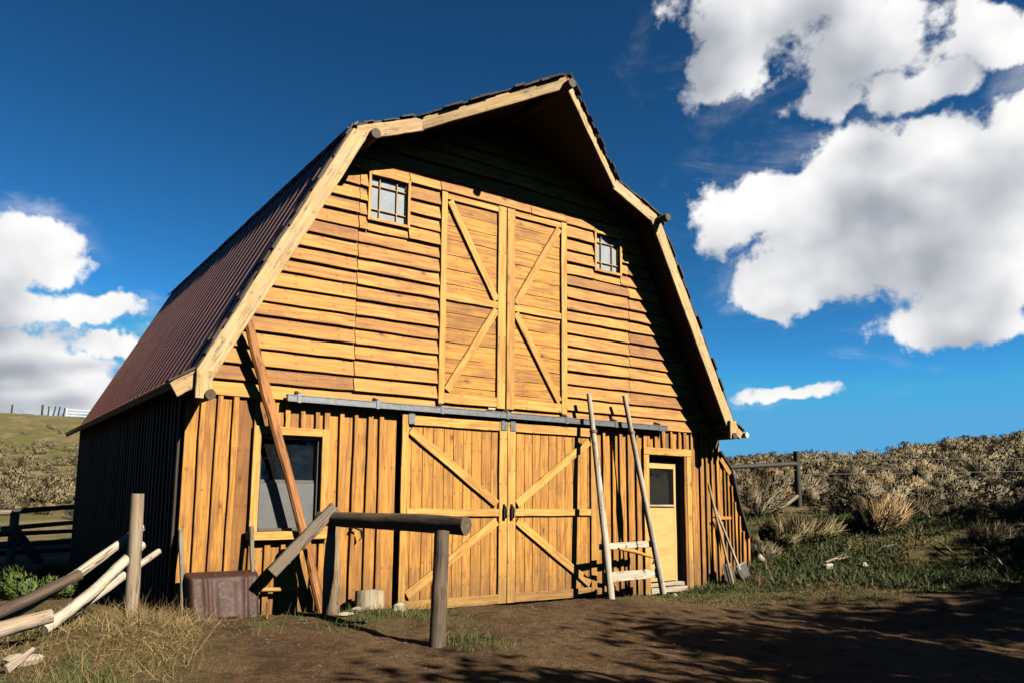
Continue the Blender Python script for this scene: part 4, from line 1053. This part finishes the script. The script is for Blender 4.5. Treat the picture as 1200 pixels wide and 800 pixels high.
# trees up-sun, behind the photographer: their shade lies over the near yard and the bank
def tree(x, y, h, w, seed, label):
    st = random.getstate(); random.seed(seed); z = hz(x, y)
    o = empty('cottonwood_tree', (x, y, z), label, 'tree', 'trees shading the yard'); og = (x, y, z); ends = []
    m_ = MB(); m_.tube([(x, y, z - .2), (x + .1, y, z + h * .45), (x, y + .1, z + h * .9)], [.22, .15, .04], 10, .06)
    for i in range(11):
        f = random.uniform(.15, .85); a = random.uniform(0, 6.28); L = w * random.uniform(.7, 1.05) * (1 - .45 * f)
        p0 = Vector((x + .05, y, z + h * f)); p1 = p0 + Vector((math.cos(a) * L, math.sin(a) * L, L * .5))
        m_.tube([p0, p0.lerp(p1, .5) + Vector((0, 0, .1)), p1], [.06, .04, .012], 6, .06, sub=2); ends += [p0.lerp(p1, .55), p1, p0.lerp(p1, .8)]
    m_.build('trunk', BROWNL, o, og)
    E_ = np.array([tuple(e - Vector(og)) for e in ends] + [(0, 0, h * .95)]); n = 7500
    idx = rng.integers(0, len(E_), n); P = E_[idx] + rng.normal(0, .42, (n, 3)); D = rng.normal(size=(n, 3)); D /= np.linalg.norm(D, axis=1, keepdims=True)
    V, F, T = blades(P, D, np.full(n, .19), np.full(n, .15), seg=1); me = mesh_np('crown', V, F, CROWN, T)
    c = bpy.data.objects.new('crown', me); col.objects.link(c); c.parent = o; random.setstate(st)
TREES = [(3.2, -10.7, 6.3, 2.2), (6.8, -11.0, 6.4, 2.4), (10.3, -11.4, 6.6, 2.5), (-.1, -12.0, 6.4, 2.2), (11.6, -9.0, 5.9, 2.2), (14.0, -8.2, 5.7, 2.3), (17.2, -7.4, 5.6, 2.3)]
for i, (x, y, h, w) in enumerate(TREES): tree(x, y, h, w, 40 + i, 'leafy cottonwood in the row standing beyond the yard')

# ------------------------------------------------------------------ sky, sun
SUN = Vector((.355, -1., .79)).normalized()
el = math.asin(SUN.z)
w = bpy.data.worlds.new('World'); scn.world = w; w.use_nodes = True; nt = w.node_tree; nt.nodes.clear(); q = N(nt)
out = q.n('ShaderNodeOutputWorld'); bg = q.n('ShaderNodeBackground'); nt.links.new(bg.outputs[0], out.inputs[0])
sky = q.n('ShaderNodeTexSky', sky_type='NISHITA'); sky.sun_disc = False; sky.sun_elevation = el
sky.sun_rotation = math.atan2(SUN.x, SUN.y)
sky.altitude = 2200; sky.air_density = .8; sky.dust_density = .2; sky.ozone_density = 4.
cl_ = q.vmath('MINIMUM', sky.outputs[0], (2.3, 3.1, 5.0))
gm = q.n('ShaderNodeGamma'); nt.links.new(cl_, gm.inputs[0]); gm.inputs[1].default_value = 1.6
tn = q.vmath('MULTIPLY', gm.outputs[0], (.102, .243, .204))
# clouds: soft ellipses in azimuth / elevation, broken up by noise
CL = [(0.923, 0.554, 0.085, 0.061, 1), (1.027, 0.549, 0.098, 0.059, 1), (0.916, 0.496, 0.048, 0.046, 0.9), (1.072, 0.5, 0.102, 0.056, 1), (1.128, 0.448, 0.065, 0.035, 1), (1.031, 0.456, 0.053, 0.027, 0.9), (1.215, 0.489, 0.066, 0.048, 1), (0.997, 0.341, 0.083, 0.054, 1), (1.083, 0.362, 0.099, 0.07, 1.1), (1.166, 0.31, 0.105, 0.1, 1.2), (1.231, 0.393, 0.056, 0.05, 1), (1.158, 0.38, 0.074, 0.04, 1), (0.984, 0.257, 0.073, 0.036, 0.9), (1.159, 0.207, 0.088, 0.033, 0.9), (1.061, 0.288, 0.118, 0.058, 1.1), (1.209, 0.257, 0.06, 0.054, 1), (0.936, 0.322, 0.051, 0.051, 0.5), (0.988, 0.126, 0.068, 0.015, 0.75), (0.041, 0.266, 0.069, 0.04, 1), (-0.015, 0.248, 0.072, 0.055, 1), (0.1, 0.205, 0.084, 0.024, 1.0), (0.022, 0.202, 0.092, 0.032, 1), (0.131, 0.166, 0.062, 0.018, 0.95), (0.053, 0.137, 0.112, 0.025, 0.9), (0.074, 0.094, 0.114, 0.022, 0.8), (-0.027, 0.115, 0.093, 0.084, 1), (0.04, 0.092, 0.101, 0.029, 0.9), (0.073, 0.112, 0.131, 0.036, 1.1), (0.026, 0.159, 0.092, 0.038, 1)]
def cloud_shapes(g, ae):
    acc = None
    for (a_, e_, ra, re, wt) in CL:
        v = g.vmath('MULTIPLY', g.vmath('SUBTRACT', ae, (a_, e_, 0)), (1 / ra, 1 / re, 0))
        d = g.math('MULTIPLY', g.math('SUBTRACT', 1., g.vmath('LENGTH', v, out=1)), wt)
        acc = d if acc is None else g.math('SMOOTH_MAX', acc, d, .25)
    return acc
grp = bpy.data.node_groups.new('cloud_density', 'ShaderNodeTree')
grp.interface.new_socket('Dir', in_out='INPUT', socket_type='NodeSocketVector'); grp.interface.new_socket('Density', in_out='OUTPUT', socket_type='NodeSocketFloat')
g = N(grp); gi = g.n('NodeGroupInput'); go = g.n('NodeGroupOutput')
wv = g.noise(gi.outputs[0], 3.2, 3, .55, out=1); wv2 = g.noise(gi.outputs[0], 11., 4, .6, out=1)
ww = g.vmath('ADD', g.vmath('MULTIPLY', g.vmath('SUBTRACT', wv, (.5, .5, .5)), (.16, .16, .12)), g.vmath('MULTIPLY', g.vmath('SUBTRACT', wv2, (.5, .5, .5)), (.10, .10, .08)))
dx, dy, dz = g.sep(g.vmath('ADD', gi.outputs[0], ww))
azn = g.math('ARCTAN2', dx, dy); eln = g.math('ARCSINE', dz)
ae = g.comb(azn, eln, 0.)
acc = cloud_shapes(g, ae)
vb = g.n('ShaderNodeTexVoronoi', feature='SMOOTH_F1', normalize=True); g.put(vb.inputs['Vector'], g.vmath('ADD', gi.outputs[0], g.vmath('MULTIPLY', wv2, (.05, .05, .05)))); vb.inputs['Scale'].default_value = 13.; vb.inputs['Detail'].default_value = 2.; vb.inputs['Roughness'].default_value = .55; vb.inputs['Smoothness'].default_value = .4
bil = g.math('MULTIPLY_ADD', vb.outputs['Distance'], -1.5, .46)
n1 = g.noise(gi.outputs[0], 8., 9, .58); n2 = g.noise(gi.outputs[0], 40., 6, .62)
den = g.math('ADD', g.math('ADD', acc, bil), g.math('ADD', g.math('MULTIPLY_ADD', n1, 1.0, -.5), g.math('ADD', g.math('MULTIPLY_ADD', n2, .44, -.22), g.math('MULTIPLY_ADD', g.noise(gi.outputs[0], 130., 3, .6), .26, -.13))))
grp.links.new(den, go.inputs[0])
grp.interface.new_socket('Billow', in_out='OUTPUT', socket_type='NodeSocketFloat'); grp.links.new(bil, go.inputs[1])
gs = bpy.data.node_groups.new('cloud_soft', 'ShaderNodeTree')
gs.interface.new_socket('Dir', in_out='INPUT', socket_type='NodeSocketVector'); gs.interface.new_socket('Soft', in_out='OUTPUT', socket_type='NodeSocketFloat')
g = N(gs); gi = g.n('NodeGroupInput'); go = g.n('NodeGroupOutput')
ww = g.vmath('MULTIPLY', g.vmath('SUBTRACT', g.noise(gi.outputs[0], 3.2, 3, .55, out=1), (.5, .5, .5)), (.16, .16, .12))
dx, dy, dz = g.sep(g.vmath('ADD', gi.outputs[0], ww)); ae = g.comb(g.math('ARCTAN2', dx, dy), g.math('ARCSINE', dz), 0.)
acc = cloud_shapes(g, ae)
gs.links.new(g.math('ADD', acc, g.math('MULTIPLY_ADD', g.noise(gi.outputs[0], 9., 2.5, .5), 1.3, -.6)), go.inputs[0])
tcw = q.n('ShaderNodeTexCoord').outputs['Generated']
def soft_at(off):
    o = q.n('ShaderNodeGroup'); o.node_tree = gs; q.put(o.inputs[0], q.vmath('NORMALIZE', q.vmath('ADD', tcw, off))); return o.outputs[0]
o = q.n('ShaderNodeGroup'); o.node_tree = grp; q.put(o.inputs[0], tcw); d0, bl = o.outputs
s1 = soft_at((.022, -.008, .03)); s2 = soft_at((.05, -.02, .075))
wisp = q.noise(q.vmath('MULTIPLY', tcw, (1., 1., 2.2)), 5., 7, .62, dist=.6)
veil = q.math('MULTIPLY', q.math('MULTIPLY', q.ramp(d0, -.55, .1), q.ramp(wisp, .46, .72)), .34)
alpha = q.math('MAXIMUM', q.ramp(d0, .03, .34), veil)
over = q.math('ADD', q.math('MULTIPLY', q.math('MAXIMUM', s1, 0.), .5), q.math('MULTIPLY', q.math('MAXIMUM', s2, 0.), .5))
shade = q.math('SUBTRACT', 1., q.ramp(over, .1, 1.1))
edge = q.ramp(bl, -.35, .35)
shade = q.math('ADD', q.math('MULTIPLY', shade, .68), q.math('MULTIPLY', edge, .32))
bright = q.math('MULTIPLY_ADD', shade, .68, .37)
cc = q.mix(shade, (.80, .86, .98), (1.0, .985, .96))
sc0 = q.n('ShaderNodeVectorMath', operation='SCALE'); q.put(sc0.inputs[0], cc); q.put(sc0.inputs['Scale'], q.math('MULTIPLY', bright, 3.78)); ccol = sc0.outputs[0]
fin = q.mix(alpha, tn, ccol)
nt.links.new(fin, bg.inputs[0]); bg.inputs[1].default_value = .05
w.cycles.sampling_method = 'MANUAL'; w.cycles.sample_map_resolution = 512
sl = bpy.data.lights.new('sun', 'SUN'); sl.energy = 5.0; sl.angle = R(.53); sl.color = (1., .90, .74)
so_ = bpy.data.objects.new('sun', sl); col.objects.link(so_); so_.rotation_euler = (-SUN).to_track_quat('-Z', 'Y').to_euler(); so_.location = (10, -25, 25)

# ------------------------------------------------------------------ camera
cam = bpy.data.cameras.new('camera'); cam.sensor_width = 36; cam.lens = 36 * 888.83 / 1200
cam.shift_x = (600 - 540.69) / 1200; cam.shift_y = (457.66 - 400) / 1200; cam.clip_end = 2000; cam.clip_start = .05
co_ = bpy.data.objects.new('camera', cam); col.objects.link(co_)
yw, pt, rl = R(32.769), R(7.434), R(.891)
fw = Vector((math.sin(yw) * math.cos(pt), math.cos(yw) * math.cos(pt), math.sin(pt))); rt = Vector((math.cos(yw), -math.sin(yw), 0)); u_ = rt.cross(fw)
r2 = rt * math.cos(rl) + u_ * math.sin(rl); u2 = u_ * math.cos(rl) - rt * math.sin(rl)
mw = Matrix((r2, u2, -fw)).transposed().to_4x4(); mw.translation = Vector((-5.842, -8.078, 1.438)); co_.matrix_world = mw
scn.camera = co_
scn.view_settings.view_transform = 'Standard'; scn.view_settings.look = 'None'; scn.view_settings.exposure = 2.45; scn.view_settings.gamma = 1.
scn.cycles.max_bounces = 6; scn.cycles.diffuse_bounces = 0; scn.cycles.transparent_max_bounces = 8
